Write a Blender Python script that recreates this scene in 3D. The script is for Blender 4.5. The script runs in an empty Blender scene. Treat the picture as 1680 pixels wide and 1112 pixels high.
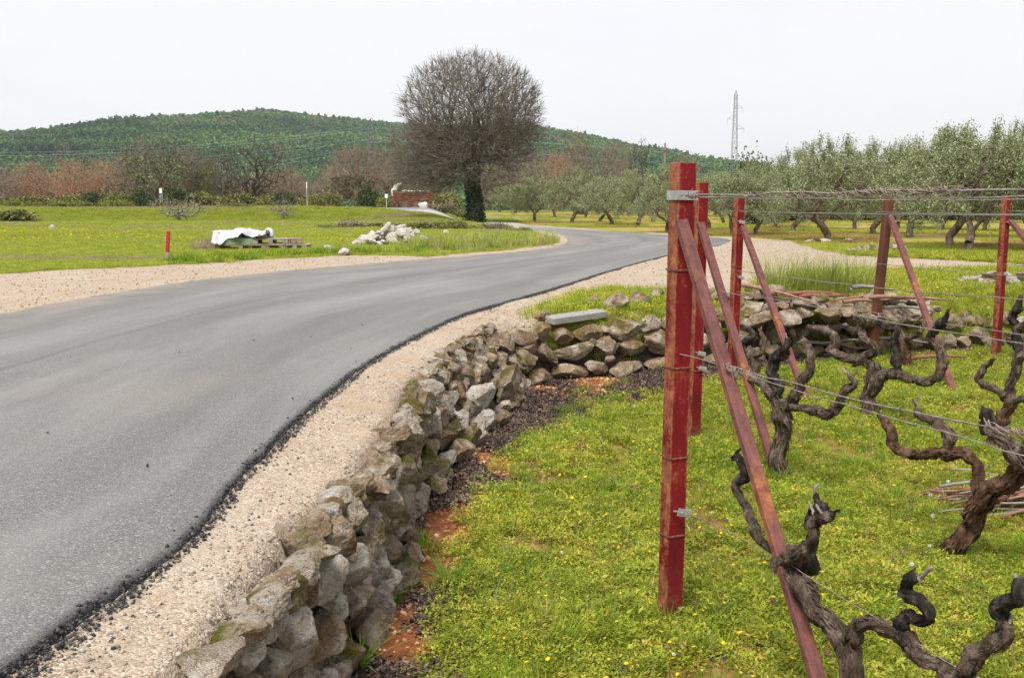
import bpy, bmesh, math, random
import numpy as np
from mathutils import Vector, Matrix, noise as mnoise

# ------------------------------------------------------------------ camera, sky, sun, exposure
scene = bpy.context.scene
COL = scene.collection
CAM_Z, FPX = 1.58, 1633.0
PITCH = math.atan(213.0 / FPX)
cam_data = bpy.data.cameras.new('camera')
cam_data.lens, cam_data.sensor_width, cam_data.sensor_fit = 35.0, 36.0, 'HORIZONTAL'
cam_data.clip_start, cam_data.clip_end = 0.05, 12000
cam = bpy.data.objects.new('camera', cam_data)
cam.location = (0, 0, CAM_Z)
cam.rotation_euler = (math.pi / 2 - PITCH, 0, 0)
COL.objects.link(cam)
scene.camera = cam

SUN_EL, SUN_AZ = 58.0, 205.0          # degrees; azimuth clockwise from +Y (straight ahead)
world = bpy.data.worlds.new('World')
scene.world = world
world.use_nodes = True
wn, wl = world.node_tree.nodes, world.node_tree.links
wn.clear()
sky = wn.new('ShaderNodeTexSky')
sky.sky_type = 'NISHITA'
sky.sun_disc = False
sky.sun_elevation = math.radians(SUN_EL)
sky.sun_rotation = math.radians(SUN_AZ)
sky.dust_density, sky.air_density = 3.0, 1.0
wtc = wn.new('ShaderNodeTexCoord')
wmp = wn.new('ShaderNodeMapping'); wmp.inputs['Scale'].default_value = (1.2, 1.2, 4.5)
wnz = wn.new('ShaderNodeTexNoise'); wnz.inputs['Scale'].default_value = 1.5
wnz.inputs['Detail'].default_value = 5; wnz.inputs['Roughness'].default_value = 0.52
wrp = wn.new('ShaderNodeMapRange')
wrp.inputs['From Min'].default_value = 0.36; wrp.inputs['From Max'].default_value = 0.56
wrp.inputs['To Min'].default_value = 0.80; wrp.inputs['To Max'].default_value = 0.99
wmx = wn.new('ShaderNodeMix'); wmx.data_type = 'RGBA'
wmx.inputs[7].default_value = (4.15, 4.2, 4.3, 1)       # high even cloud
wbg = wn.new('ShaderNodeBackground'); wbg.inputs['Strength'].default_value = 0.1
wout = wn.new('ShaderNodeOutputWorld')
wl.new(wtc.outputs['Generated'], wmp.inputs['Vector']); wl.new(wmp.outputs[0], wnz.inputs['Vector'])
wl.new(wnz.outputs['Fac'], wrp.inputs['Value']); wl.new(wrp.outputs[0], wmx.inputs[0])
wl.new(sky.outputs[0], wmx.inputs[6]); wl.new(wmx.outputs[2], wbg.inputs['Color'])
wl.new(wbg.outputs[0], wout.inputs['Surface'])

sun_d = bpy.data.lights.new('sun', 'SUN')
sun_d.energy, sun_d.angle, sun_d.color = 2.4, math.radians(20), (1.0, 0.955, 0.88)
sun = bpy.data.objects.new('sun', sun_d)
az, el = math.radians(SUN_AZ), math.radians(SUN_EL)
sdir = Vector((math.sin(az) * math.cos(el), math.cos(az) * math.cos(el), math.sin(el)))
sun.rotation_euler = (-sdir).to_track_quat('-Z', 'Y').to_euler()
sun.location = (0, 0, 60)
COL.objects.link(sun)

vs = scene.view_settings
vs.view_transform, vs.look = 'Standard', 'None'
vs.exposure, vs.gamma, vs.use_curve_mapping = 1.24, 1.0, False
scene.render.engine = 'CYCLES'
scene.cycles.use_denoising = True
scene.cycles.max_bounces = 6
scene.cycles.diffuse_bounces = 3
scene.cycles.transparent_max_bounces = 6

R = np.random.default_rng(7)

# ------------------------------------------------------------------ photo pixel -> world
CP, SP = math.cos(PITCH), math.sin(PITCH)
def ray(px, py):
    x, y = (px - 840) / FPX, (556 - py) / FPX
    return Vector((x, CP + y * SP, -SP + y * CP))
def G(px, py, z=0.58):                    # the point of the level z seen at a pixel
    d = ray(px, py); t = (z - CAM_Z) / d.z
    return Vector((d.x * t, d.y * t, z))
def PY(px, py, Y):                        # the point at forward distance Y
    d = ray(px, py); t = Y / d.y
    return Vector((d.x * t, Y, CAM_Z + d.z * t))
def PP(px, py, a, n):                     # the point on a vertical plane (a vine row)
    d = ray(px, py); t = (n[0] * a[0] + n[1] * a[1]) / (n[0] * d.x + n[1] * d.y)
    return Vector((d.x * t, d.y * t, CAM_Z + d.z * t))
def project(P):                           # world -> pixel (only to skip what no view would show)
    P = np.asarray(P, float)
    dz = P[:, 2] - CAM_Z
    f = P[:, 1] * CP - dz * SP
    u = P[:, 1] * SP + dz * CP
    f = np.where(f < 0.05, 0.05, f)
    return 840 + FPX * P[:, 0] / f, 556 - FPX * u / f

# ------------------------------------------------------------------ object helpers
def tag(o, label=None, cat=None, group=None, kind=None):
    if label: o['label'] = label
    if cat: o['category'] = cat
    if group: o['group'] = group
    if kind: o['kind'] = kind
    return o
def empty(name, loc=(0, 0, 0), rz=0.0):
    o = bpy.data.objects.new(name, None)
    o.empty_display_size = 0.1
    o.location = loc; o.rotation_euler = (0, 0, rz)
    COL.objects.link(o)
    return o
def mesh_np(name, V, F, mats=None, smooth=False, attrs=None, midx=None):
    V = np.asarray(V, np.float32); F = np.asarray(F, np.int32)
    me = bpy.data.meshes.new(name)
    k = F.shape[1]
    me.vertices.add(len(V)); me.vertices.foreach_set('co', V.ravel())
    me.loops.add(F.size); me.loops.foreach_set('vertex_index', F.ravel())
    me.polygons.add(len(F))
    me.polygons.foreach_set('loop_start', np.arange(0, F.size, k, dtype=np.int32))
    if smooth: me.polygons.foreach_set('use_smooth', np.ones(len(F), bool))
    for m in (mats if isinstance(mats, (list, tuple)) else [mats]):
        if m: me.materials.append(m)
    if midx is not None: me.polygons.foreach_set('material_index', np.asarray(midx, np.int32))
    for an, av in (attrs or {}).items():
        a = me.attributes.new(an, 'FLOAT', 'POINT'); a.data.foreach_set('value', np.asarray(av, np.float32))
    me.update(calc_edges=True)
    return me
def obj(name, me, parent=None, loc=None, rot=None, sc=None):
    o = bpy.data.objects.new(name, me)
    COL.objects.link(o)
    if parent: o.parent = parent
    if loc is not None: o.location = loc
    if rot is not None: o.rotation_euler = rot
    if sc is not None: o.scale = sc
    return o
def copy_tree(root, loc, rz=0.0, sc=(1, 1, 1)):
    r = root.copy(); COL.objects.link(r)
    r.location = loc; r.rotation_euler = (0, 0, rz); r.scale = sc
    for ch in list(root.children):
        c = ch.copy(); COL.objects.link(c); c.parent = r
        for g in list(ch.children):
            d = g.copy(); COL.objects.link(d); d.parent = c
    return r
def bm_mesh(name, fn, mat, smooth=False):
    bm = bmesh.new(); fn(bm)
    me = bpy.data.meshes.new(name); bm.to_mesh(me); bm.free()
    if mat: me.materials.append(mat)
    if smooth:
        me.polygons.foreach_set('use_smooth', np.ones(len(me.polygons), bool))
    return me
def box(bm, c, s, rot=None, bevel=0.0):
    r = bmesh.ops.create_cube(bm, size=1.0)
    vs_ = r['verts']
    M = Matrix.Translation(Vector(c)) @ (rot.to_4x4() if rot else Matrix.Identity(4)) @ Matrix.Diagonal((s[0], s[1], s[2], 1))
    bmesh.ops.transform(bm, matrix=M, verts=vs_)
    if bevel > 0:
        es = list({e for v in vs_ for e in v.link_edges})
        bmesh.ops.bevel(bm, geom=es, offset=bevel, segments=1, affect='EDGES', profile=0.5)
def bar(bm, a, b, r, sides=6, r2=None):
    a, b = Vector(a), Vector(b); d = b - a
    if d.length < 1e-6: return
    q = d.to_track_quat('Z', 'Y').to_matrix().to_4x4()
    bmesh.ops.create_cone(bm, cap_ends=True, segments=sides, radius1=r, radius2=r if r2 is None else r2, depth=d.length,
                          matrix=Matrix.Translation((a + b) / 2) @ q)

# ------------------------------------------------------------------ node materials
class N:
    def __init__(s, name):
        s.m = bpy.data.materials.new(name); s.m.use_nodes = True
        s.t = s.m.node_tree; s.t.nodes.clear()
        s.tc = s.t.nodes.new('ShaderNodeTexCoord'); s.obj = s.tc.outputs['Object']
    def n(s, ty): return s.t.nodes.new(ty)
    def l(s, a, b): s.t.links.new(a, b)
    def put(s, sock, v):
        if isinstance(v, bpy.types.NodeSocket): s.l(v, sock)
        elif isinstance(v, (tuple, list)) and len(v) == 3 and sock.type == 'RGBA': sock.default_value = (*v, 1)
        else: sock.default_value = v
    def map(s, scale, src=None, off=None):
        m = s.n('ShaderNodeMapping'); s.l(src or s.obj, m.inputs[0])
        m.inputs['Scale'].default_value = scale if isinstance(scale, (tuple, list)) else (scale,) * 3
        if off is not None: s.put(m.inputs['Location'], off)
        return m.outputs[0]
    def world(s):
        return s.n('ShaderNodeNewGeometry').outputs['Position']
    def noise(s, scale, detail=4, rough=0.55, src=None, dist=0.0):
        m = s.n('ShaderNodeTexNoise'); s.l(src or s.obj, m.inputs['Vector'])
        m.inputs['Scale'].default_value = scale; m.inputs['Detail'].default_value = detail
        m.inputs['Roughness'].default_value = rough; m.inputs['Distortion'].default_value = dist
        return m.outputs['Fac']
    def voro(s, scale, src=None, out='Distance', feature='F1'):
        m = s.n('ShaderNodeTexVoronoi'); m.feature = feature
        s.l(src or s.obj, m.inputs['Vector']); m.inputs['Scale'].default_value = scale
        return m.outputs[out]
    def attr(s, name):
        a = s.n('ShaderNodeAttribute'); a.attribute_name = name; return a.outputs['Fac']
    def rnd(s): return s.n('ShaderNodeObjectInfo').outputs['Random']
    def rng(s, v, a, b, c=0.0, d=1.0):
        m = s.n('ShaderNodeMapRange'); s.put(m.inputs[0], v)
        m.inputs[1].default_value, m.inputs[2].default_value, m.inputs[3].default_value, m.inputs[4].default_value = a, b, c, d
        return m.outputs[0]
    def math(s, op, a, b=0.0):
        m = s.n('ShaderNodeMath'); m.operation = op; s.put(m.inputs[0], a); s.put(m.inputs[1], b); return m.outputs[0]
    def mix(s, f, a, b, mode='MIX'):
        m = s.n('ShaderNodeMix'); m.data_type = 'RGBA'; m.blend_type = mode
        s.put(m.inputs[0], f); s.put(m.inputs[6], a); s.put(m.inputs[7], b); return m.outputs[2]
    def ramp(s, f, stops):
        m = s.n('ShaderNodeValToRGB'); s.l(f, m.inputs[0])
        e = m.color_ramp.elements
        while len(e) < len(stops): e.new(0.5)
        for i, (p, c) in enumerate(stops): e[i].position = p; e[i].color = (*c, 1)
        return m.outputs[0]
    def hsv(s, col, h=0.5, sa=1.0, v=1.0):
        m = s.n('ShaderNodeHueSaturation'); s.put(m.inputs['Hue'], h); s.put(m.inputs['Saturation'], sa)
        s.put(m.inputs['Value'], v); s.put(m.inputs['Color'], col); return m.outputs[0]
    def bump(s, h, strength=0.5, dist=0.02, prev=None):
        b = s.n('ShaderNodeBump'); s.l(h, b.inputs['Height'])
        b.inputs['Strength'].default_value = strength; b.inputs['Distance'].default_value = dist
        if prev is not None: s.l(prev, b.inputs['Normal'])
        return b.outputs[0]
    def sep(s, v=None):
        m = s.n('ShaderNodeSeparateXYZ'); s.l(v or s.obj, m.inputs[0]); return m.outputs
    def out(s, col, rough=0.85, nrm=None, metal=0.0, spec=0.3, trans=0.0):
        p = s.n('ShaderNodeBsdfPrincipled'); o = s.n('ShaderNodeOutputMaterial')
        s.put(p.inputs['Base Color'], col); s.put(p.inputs['Roughness'], rough); s.put(p.inputs['Metallic'], metal)
        p.inputs['Specular IOR Level'].default_value = spec
        if nrm is not None: s.l(nrm, p.inputs['Normal'])
        sh = p.outputs[0]
        if trans > 0:
            tr = s.n('ShaderNodeBsdfTranslucent'); s.put(tr.inputs['Color'], col)
            mx = s.n('ShaderNodeMixShader'); mx.inputs[0].default_value = trans
            s.l(sh, mx.inputs[1]); s.l(tr.outputs[0], mx.inputs[2]); sh = mx.outputs[0]
        s.l(sh, o.inputs['Surface'])
        return s.m

# ------------------------------------------------------------------ numeric helpers
def vnoise(x, y, seed=0):
    """smooth value noise, vectorised"""
    x = np.asarray(x, float); y = np.asarray(y, float)
    xi, yi = np.floor(x), np.floor(y); fx, fy = x - xi, y - yi
    fx, fy = fx * fx * (3 - 2 * fx), fy * fy * (3 - 2 * fy)
    def h(a, b):
        s = np.sin(a * 127.1 + b * 311.7 + seed * 74.7) * 43758.5453
        return s - np.floor(s)
    return (h(xi, yi) * (1 - fx) + h(xi + 1, yi) * fx) * (1 - fy) + (h(xi, yi + 1) * (1 - fx) + h(xi + 1, yi + 1) * fx) * fy - 0.5
def fbm(x, y, oct=4, seed=0):
    s, a, f = 0, 1.0, 1.0
    for i in range(oct):
        s = s + a * vnoise(np.asarray(x) * f, np.asarray(y) * f, seed + i * 13); a *= 0.5; f *= 2.03
    return s
def sstep(a, b, x):
    t = np.clip((np.asarray(x, float) - a) / (b - a), 0, 1); return t * t * (3 - 2 * t)
def sd_poly(x, y, poly):
    """signed distance to a closed polygon, negative inside"""
    x = np.asarray(x, float); y = np.asarray(y, float)
    d = np.full(x.shape, 1e18); ins = np.zeros(x.shape, bool)
    n = len(poly)
    for i in range(n):
        ax, ay = poly[i][0], poly[i][1]; bx, by = poly[(i + 1) % n][0], poly[(i + 1) % n][1]
        ex, ey = bx - ax, by - ay; L = ex * ex + ey * ey + 1e-12
        t = np.clip(((x - ax) * ex + (y - ay) * ey) / L, 0, 1)
        d = np.minimum(d, (x - ax - t * ex) ** 2 + (y - ay - t * ey) ** 2)
        c = ((ay > y) != (by > y)) & (x < (bx - ax) * (y - ay) / ((by - ay) if abs(by - ay) > 1e-12 else 1e-12) + ax)
        ins ^= c
    d = np.sqrt(d)
    return np.where(ins, -d, d)
def catmull(P, n):
    """resample a polyline (k,3) smoothly to n points, even in arc length"""
    P = np.asarray(P, float)
    Q = np.vstack([2 * P[0] - P[1], P, 2 * P[-1] - P[-2]])
    out = []
    for i in range(1, len(Q) - 2):
        p0, p1, p2, p3 = Q[i - 1], Q[i], Q[i + 1], Q[i + 2]
        t = np.linspace(0, 1, 12, endpoint=False)[:, None]
        out.append(0.5 * (2 * p1 + (p2 - p0) * t + (2 * p0 - 5 * p1 + 4 * p2 - p3) * t ** 2 + (3 * p1 - p0 - 3 * p2 + p3) * t ** 3))
    out.append(Q[-2][None]); C = np.vstack(out)
    s = np.concatenate([[0], np.cumsum(np.linalg.norm(np.diff(C, axis=0), axis=1))])
    q = np.linspace(0, s[-1], n)
    return np.stack([np.interp(q, s, C[:, i]) for i in range(P.shape[1])], 1)

# ------------------------------------------------------------------ scatter (for uncountable stuff only)
def scatter(name, protos, P, rot, sc, idx, label, cat):
    """one 'stuff' object whose geometry nodes place the little prototypes on its points"""
    P = np.asarray(P, np.float32); n = len(P)
    me = bpy.data.meshes.new(name); me.vertices.add(n); me.vertices.foreach_set('co', P.ravel())
    a = me.attributes.new('rot', 'FLOAT_VECTOR', 'POINT'); a.data.foreach_set('vector', np.asarray(rot, np.float32).ravel())
    sc = np.asarray(sc, np.float32)
    if sc.ndim == 1: sc = np.repeat(sc[:, None], 3, 1)
    a = me.attributes.new('scl', 'FLOAT_VECTOR', 'POINT'); a.data.foreach_set('vector', sc.ravel())
    a = me.attributes.new('idx', 'INT', 'POINT'); a.data.foreach_set('value', np.asarray(idx, np.int32))
    me.update()
    o = obj(name, me)
    c = bpy.data.collections.new(name + '_pieces')
    for i, pm in enumerate(protos):
        c.objects.link(bpy.data.objects.new('%s_piece_%02d' % (name, i), pm))
    ng = bpy.data.node_groups.new(name, 'GeometryNodeTree')
    ng.interface.new_socket('Geometry', in_out='INPUT', socket_type='NodeSocketGeometry')
    ng.interface.new_socket('Geometry', in_out='OUTPUT', socket_type='NodeSocketGeometry')
    nd, lk = ng.nodes, ng.links
    gi, go = nd.new('NodeGroupInput'), nd.new('NodeGroupOutput')
    ci = nd.new('GeometryNodeCollectionInfo'); ci.inputs['Collection'].default_value = c
    ci.inputs['Separate Children'].default_value = True; ci.inputs['Reset Children'].default_value = True
    ip = nd.new('GeometryNodeInstanceOnPoints'); ip.inputs['Pick Instance'].default_value = True
    def at(nm, ty):
        q = nd.new('GeometryNodeInputNamedAttribute'); q.data_type = ty; q.inputs['Name'].default_value = nm
        return [s for s in q.outputs if s.enabled and s.name == 'Attribute'][0]
    e2r = nd.new('FunctionNodeEulerToRotation')
    lk.new(at('rot', 'FLOAT_VECTOR'), e2r.inputs[0]); lk.new(e2r.outputs[0], ip.inputs['Rotation'])
    lk.new(at('scl', 'FLOAT_VECTOR'), ip.inputs['Scale']); lk.new(at('idx', 'INT'), ip.inputs['Instance Index'])
    lk.new(gi.outputs[0], ip.inputs['Points']); lk.new(ci.outputs[0], ip.inputs['Instance']); lk.new(ip.outputs[0], go.inputs[0])
    md = o.modifiers.new('scatter', 'NODES'); md.node_group = ng
    return tag(o, label, cat, kind='stuff')
# ------------------------------------------------------------------ the lie of the land
WALL_BOT = [(-0.95, -4), (-0.78, 0.5), (-0.66, 2.2), (-0.61, 3.0), (-0.57, 3.43), (-0.51, 3.92), (-0.50, 4.78), (-0.42, 5.55), (-0.25, 6.43), (-0.03, 7.7),
            (0.12, 8.55), (0.30, 8.95), (0.62, 9.22), (1.44, 9.62), (2.6, 10.25), (3.8, 10.9), (5.2, 11.35), (7.0, 11.9), (14, 13.8)]
VINE_POLY = WALL_BOT + [(40, 18), (40, -4)]
def uang(x, y): return x / np.maximum(y, 1.0)
def height(x, y, detail=True):
    x = np.asarray(x, float); y = np.asarray(y, float)
    u = uang(x, y)
    base = np.full(x.shape, 0.58)
    wl_ = 1 - sstep(-0.165, -0.10, u)                     # the bank on the left
    wm_ = sstep(-0.165, -0.10, u) * (1 - sstep(-0.085, -0.045, u))
    bank = 1.05 * sstep(72, 86, y)
    mid = 1.05 * sstep(62, 92, y)
    right = 0.75 * sstep(75, 150, y)
    base = base + bank * wl_ + mid * wm_ + right * (1 - wl_ - wm_)
    base = base - 1.2 * sstep(150, 320, y)
    sd = sd_poly(x, y, VINE_POLY)
    k = sstep(0.03, 0.14 + 0.22 * sstep(4.6, 6.6, y), sd + 0.05 * vnoise(x * 4, y * 4, 3))
    top = base - 0.045 * (1 - sstep(0.15, 0.7, sd)) * (y < 16)
    z = top * k
    if detail:
        near = 1 - sstep(20, 45, y)
        z = z + near * (0.045 * fbm(x * 1.1, y * 1.1, 3, 5) + 0.018 * fbm(x * 7, y * 7, 3, 9)) * np.where(k < 0.5, 1.0, 0.35)
        z = z + (1 - near) * 0.16 * fbm(x * 0.16, y * 0.16, 3, 8)
    return z
def H(x, y): return float(height(np.array([x]), np.array([y]))[0])

# road edges: matched pairs of photo pixels on the road level (left edge, right edge)
ROAD_PAIRS = [((-700, 640), (-330, 1420)), ((-300, 572), (0, 1093)), ((0, 515), (150, 978)), ((110, 494), (300, 868)), ((200, 479), (420, 741)), ((330, 459), (560, 622)),
              ((430, 448), (660, 562)), ((520, 440), (760, 515)), ((610, 432), (850, 489)), ((700, 425), (930, 466)), ((780, 419), (1010, 441)),
              ((860, 412), (1090, 420)), ((910, 404), (1150, 408)), ((932, 397.5), (1192, 398.5)), ((930, 391), (1188, 391.5)), ((912, 384.5), (1110, 386.5)),
              ((885, 378.5), (1010, 380)), ((850, 372.8), (930, 375)), ((810, 368.2), (868, 369.8))]
_L = [G(a[0], a[1], 0.60) for a, b in ROAD_PAIRS]; _Rr = [G(b[0], b[1], 0.60) for a, b in ROAD_PAIRS]
_L += [Vector((-3.6, 74, 0)), Vector((-7.0, 82, 0)), Vector((-11.8, 88, 0)), Vector((-15.0, 92, 0))]
_Rr += [Vector((0.1, 72, 0)), Vector((-3.4, 80, 0)), Vector((-6.6, 87, 0)), Vector((-8.0, 93, 0))]
NR = 420
def _dense(L):
    P = np.array([[p.x, p.y] for p in L]); t = np.arange(len(P)); q = np.linspace(0, len(P) - 1, NR)
    Q = np.vstack([2 * P[0] - P[1], P, 2 * P[-1] - P[-2]])
    i = np.minimum(q.astype(int), len(P) - 2); f = (q - i)[:, None]
    p0, p1, p2, p3 = Q[i], Q[i + 1], Q[i + 2], Q[i + 3]
    return 0.5 * (2 * p1 + (p2 - p0) * f + (2 * p0 - 5 * p1 + 4 * p2 - p3) * f ** 2 + (3 * p1 - p0 - 3 * p2 + p3) * f ** 3)
RL, RR = _dense(_L), _dense(_Rr)
ROAD_POLY = [tuple(p) for p in RL[::4]] + [tuple(p) for p in RR[::-4]]

def pxpoly(pts, z=0.58): return [(G(a, b, z).x, G(a, b, z).y) for a, b in pts]
LEFT_GRAVEL = pxpoly([(-500, 500), (0, 449), (120, 443), (230, 438), (370, 429), (470, 424), (560, 419), (650, 420), (700, 421), (760, 416), (830, 411), (885, 402), (905, 394),
                      (915, 388), (960, 392), (960, 410), (700, 440), (300, 480), (0, 540), (-500, 640)])
RIGHT_GRAVEL = pxpoly([(1060, 380), (1150, 386), (1230, 390), (1290, 395), (1335, 410), (1400, 419), (1500, 424), (1640, 431), (1900, 445), (1900, 458), (1640, 444), (1500, 448), (1420, 447), (1330, 450),
                       (1275, 462), (1240, 480), (1180, 492), (1100, 479), (1000, 478), (940, 487), (890, 515), (840, 530), (700, 600), (600, 610), (800, 480), (1000, 430)])
OLIVE_POLY = [(4.0, 44), (2.5, 60), (-0.5, 84), (-3, 130), (70, 150), (70, 20), (14, 17.2), (9.5, 20.5), (7.6, 26), (8.6, 32)]

def axis(lo, hi, step, glo, ghi, far_lo, far_hi):
    m = np.arange(lo, hi + 1e-6, step); a = [lo]; s = step
    while a[-1] > far_lo: s *= glo; a.append(a[-1] - s)
    b = [hi]; s = step
    while b[-1] < far_hi: s *= ghi; b.append(b[-1] + s)
    return np.array(a[:0:-1] + list(m) + b[1:])
GX = axis(-3.0, 8.0, 0.055, 1.045, 1.045, -5200, 5200)
GY = axis(1.2, 13.0, 0.06, 1.25, 1.032, -300, 6000)
gx, gy = np.meshgrid(GX, GY)
fx, fy = gx.ravel(), gy.ravel()
gz = height(fx, fy)
sd_road = sd_poly(fx, fy, ROAD_POLY)
gz = gz - 0.035 * (1 - sstep(-0.15, 0.0, sd_road))         # the bed of the road
sd_v = sd_poly(fx, fy, VINE_POLY)
jit = 0.10 * fbm(fx * 1.7, fy * 1.7, 3, 21)
jit2 = np.clip(fy / 25, 0.6, 6) * jit
strip = np.minimum(sd_v, np.maximum(9.3 - fy, -1)) ; strip = np.minimum(strip, 2.6 + fx)
a_grav = np.maximum.reduce([1 - sstep(-0.15, 0.25, sd_poly(fx, fy, LEFT_GRAVEL) + jit2), 1 - sstep(-0.12, 0.2, sd_poly(fx, fy, RIGHT_GRAVEL) + jit2),
                            sstep(-0.02, 0.06, strip)])
a_grav = np.maximum(a_grav, (1 - sstep(0.3, 0.9, sd_road)) * (fy > 9.3) * 0.8 * (fy < 60))
# bare red soil and leaf litter along the foot of the wall
foot = -sd_v
lit_w = 0.34 + 0.5 * sstep(6.6, 8.6, fy) * (1 - sstep(1.6, 3.0, fx)) + 0.16 * fbm(fx * 2, fy * 2, 3, 33)
a_foot = (sd_v < 0.04) * (1 - sstep(lit_w - 0.12, lit_w + 0.16, foot)) * (fx < 7)
a_lit = a_foot * sstep(0.02, 0.28, fbm(fx * 1.3, fy * 1.3, 3, 41) + 0.4 * sstep(4.6, 6.4, fy))
step_z = (fx < 4.3) & (sd_v > -0.04) & (sd_v < 0.08 + 0.14 * sstep(4.6, 6.6, fy))
a_foot = np.where(step_z, 1.0, a_foot); a_lit = np.where(step_z, 1.0, a_lit); a_grav = np.where(step_z, 0.0, a_grav)
a_och = 1 - sstep(-1.5, 1.5, sd_poly(fx, fy, OLIVE_POLY) + 14 * jit)
a_vine = 1 - sstep(-0.05, 0.05, sd_v)
nx, ny = len(GX), len(GY)
ii = (np.arange(ny - 1)[:, None] * nx + np.arange(nx - 1)[None]).ravel()
gF = np.stack([ii, ii + 1, ii + nx + 1, ii + nx], 1)

def ground_material():
    s = N('ground_soil_gravel_grass')
    w = s.world()
    n1 = s.noise(0.9, 5, 0.6, w); n2 = s.noise(6, 5, 0.6, w); n3 = s.noise(45, 4, 0.6, w); nb = s.noise(0.16, 4, 0.6, w)
    grass = s.ramp(n2, [(0.25, (0.10, 0.115, 0.018)), (0.5, (0.17, 0.20, 0.02)), (0.8, (0.25, 0.26, 0.03))])
    grass = s.mix(s.rng(nb, 0.42, 0.62), grass, (0.17, 0.16, 0.035))
    vine = s.ramp(s.noise(14, 6, 0.72, w), [(0.3, (0.10, 0.095, 0.016)), (0.48, (0.15, 0.12, 0.025)), (0.58, (0.25, 0.14, 0.05)), (0.75, (0.33, 0.17, 0.085))])
    ochre = s.ramp(s.noise(0.45, 5, 0.65, s.map((1, 0.45, 1), w)), [(0.34, (0.16, 0.19, 0.03)), (0.46, (0.24, 0.22, 0.045)), (0.57, (0.32, 0.21, 0.075)), (0.76, (0.33, 0.165, 0.075))])
    vo = s.voro(130, w, 'Color'); vd = s.voro(130, w); vd2 = s.voro(42, w)
    sepc = s.n('ShaderNodeSeparateColor'); s.l(vo, sepc.inputs[0])
    grav = s.ramp(sepc.outputs[0], [(0.0, (0.20, 0.155, 0.115)), (0.35, (0.32, 0.25, 0.185)), (0.7, (0.40, 0.32, 0.245)), (1.0, (0.52, 0.45, 0.37))])
    grav = s.mix(s.rng(s.noise(3.2, 5, 0.6, w), 0.50, 0.72, 0, 0.7), grav, (0.33, 0.225, 0.13))
    grav = s.mix(s.rng(n1, 0.48, 0.7, 0, 0.45), grav, (0.42, 0.365, 0.31))
    grav = s.mix(s.rng(n3, 0.60, 0.74, 0, 0.6), grav, (0.15, 0.12, 0.10))
    grav = s.mix(s.rng(s.noise(13, 6, 0.7, w), 0.50, 0.70, 0, 0.75), grav, (0.25, 0.19, 0.14))
    soil = s.ramp(s.noise(14, 6, 0.7, w), [(0.3, (0.10, 0.035, 0.016)), (0.55, (0.22, 0.075, 0.03)), (0.8, (0.34, 0.14, 0.065))])
    litc = s.ramp(s.noise(60, 4, 0.7, w), [(0.3, (0.025, 0.017, 0.013)), (0.6, (0.085, 0.058, 0.045)), (0.85, (0.16, 0.115, 0.085))])
    c = s.mix(s.attr('ochre'), grass, ochre)
    c = s.mix(s.attr('vine'), c, vine)
    c = s.mix(s.rng(s.math('ADD', s.attr('gravel'), s.math('MULTIPLY', s.math('SUBTRACT', n2, 0.5), 0.8)), 0.38, 0.6), c, grav)
    c = s.mix(s.rng(s.math('ADD', s.attr('foot'), s.math('MULTIPLY', s.math('SUBTRACT', n2, 0.5), 0.9)), 0.4, 0.6), c, soil)
    c = s.mix(s.rng(s.math('ADD', s.attr('litter'), s.math('MULTIPLY', s.math('SUBTRACT', n3, 0.5), 0.9)), 0.4, 0.6), c, litc)
    h = s.math('ADD', s.math('MULTIPLY', vd, -0.6), s.math('ADD', n3, s.math('MULTIPLY', vd2, -0.5)))
    b = s.bump(h, 0.55, 0.012)
    b = s.bump(s.noise(9, 6, 0.7, w), 0.5, 0.03, b)
    return s.out(c, 0.95, b, spec=0.15)
ground = obj('ground', mesh_np('ground', np.stack([fx, fy, gz], 1), gF, ground_material(), smooth=True,
             attrs=dict(gravel=a_grav, foot=a_foot, litter=a_lit, ochre=a_och, vine=a_vine)))
tag(ground, kind='structure')

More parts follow.
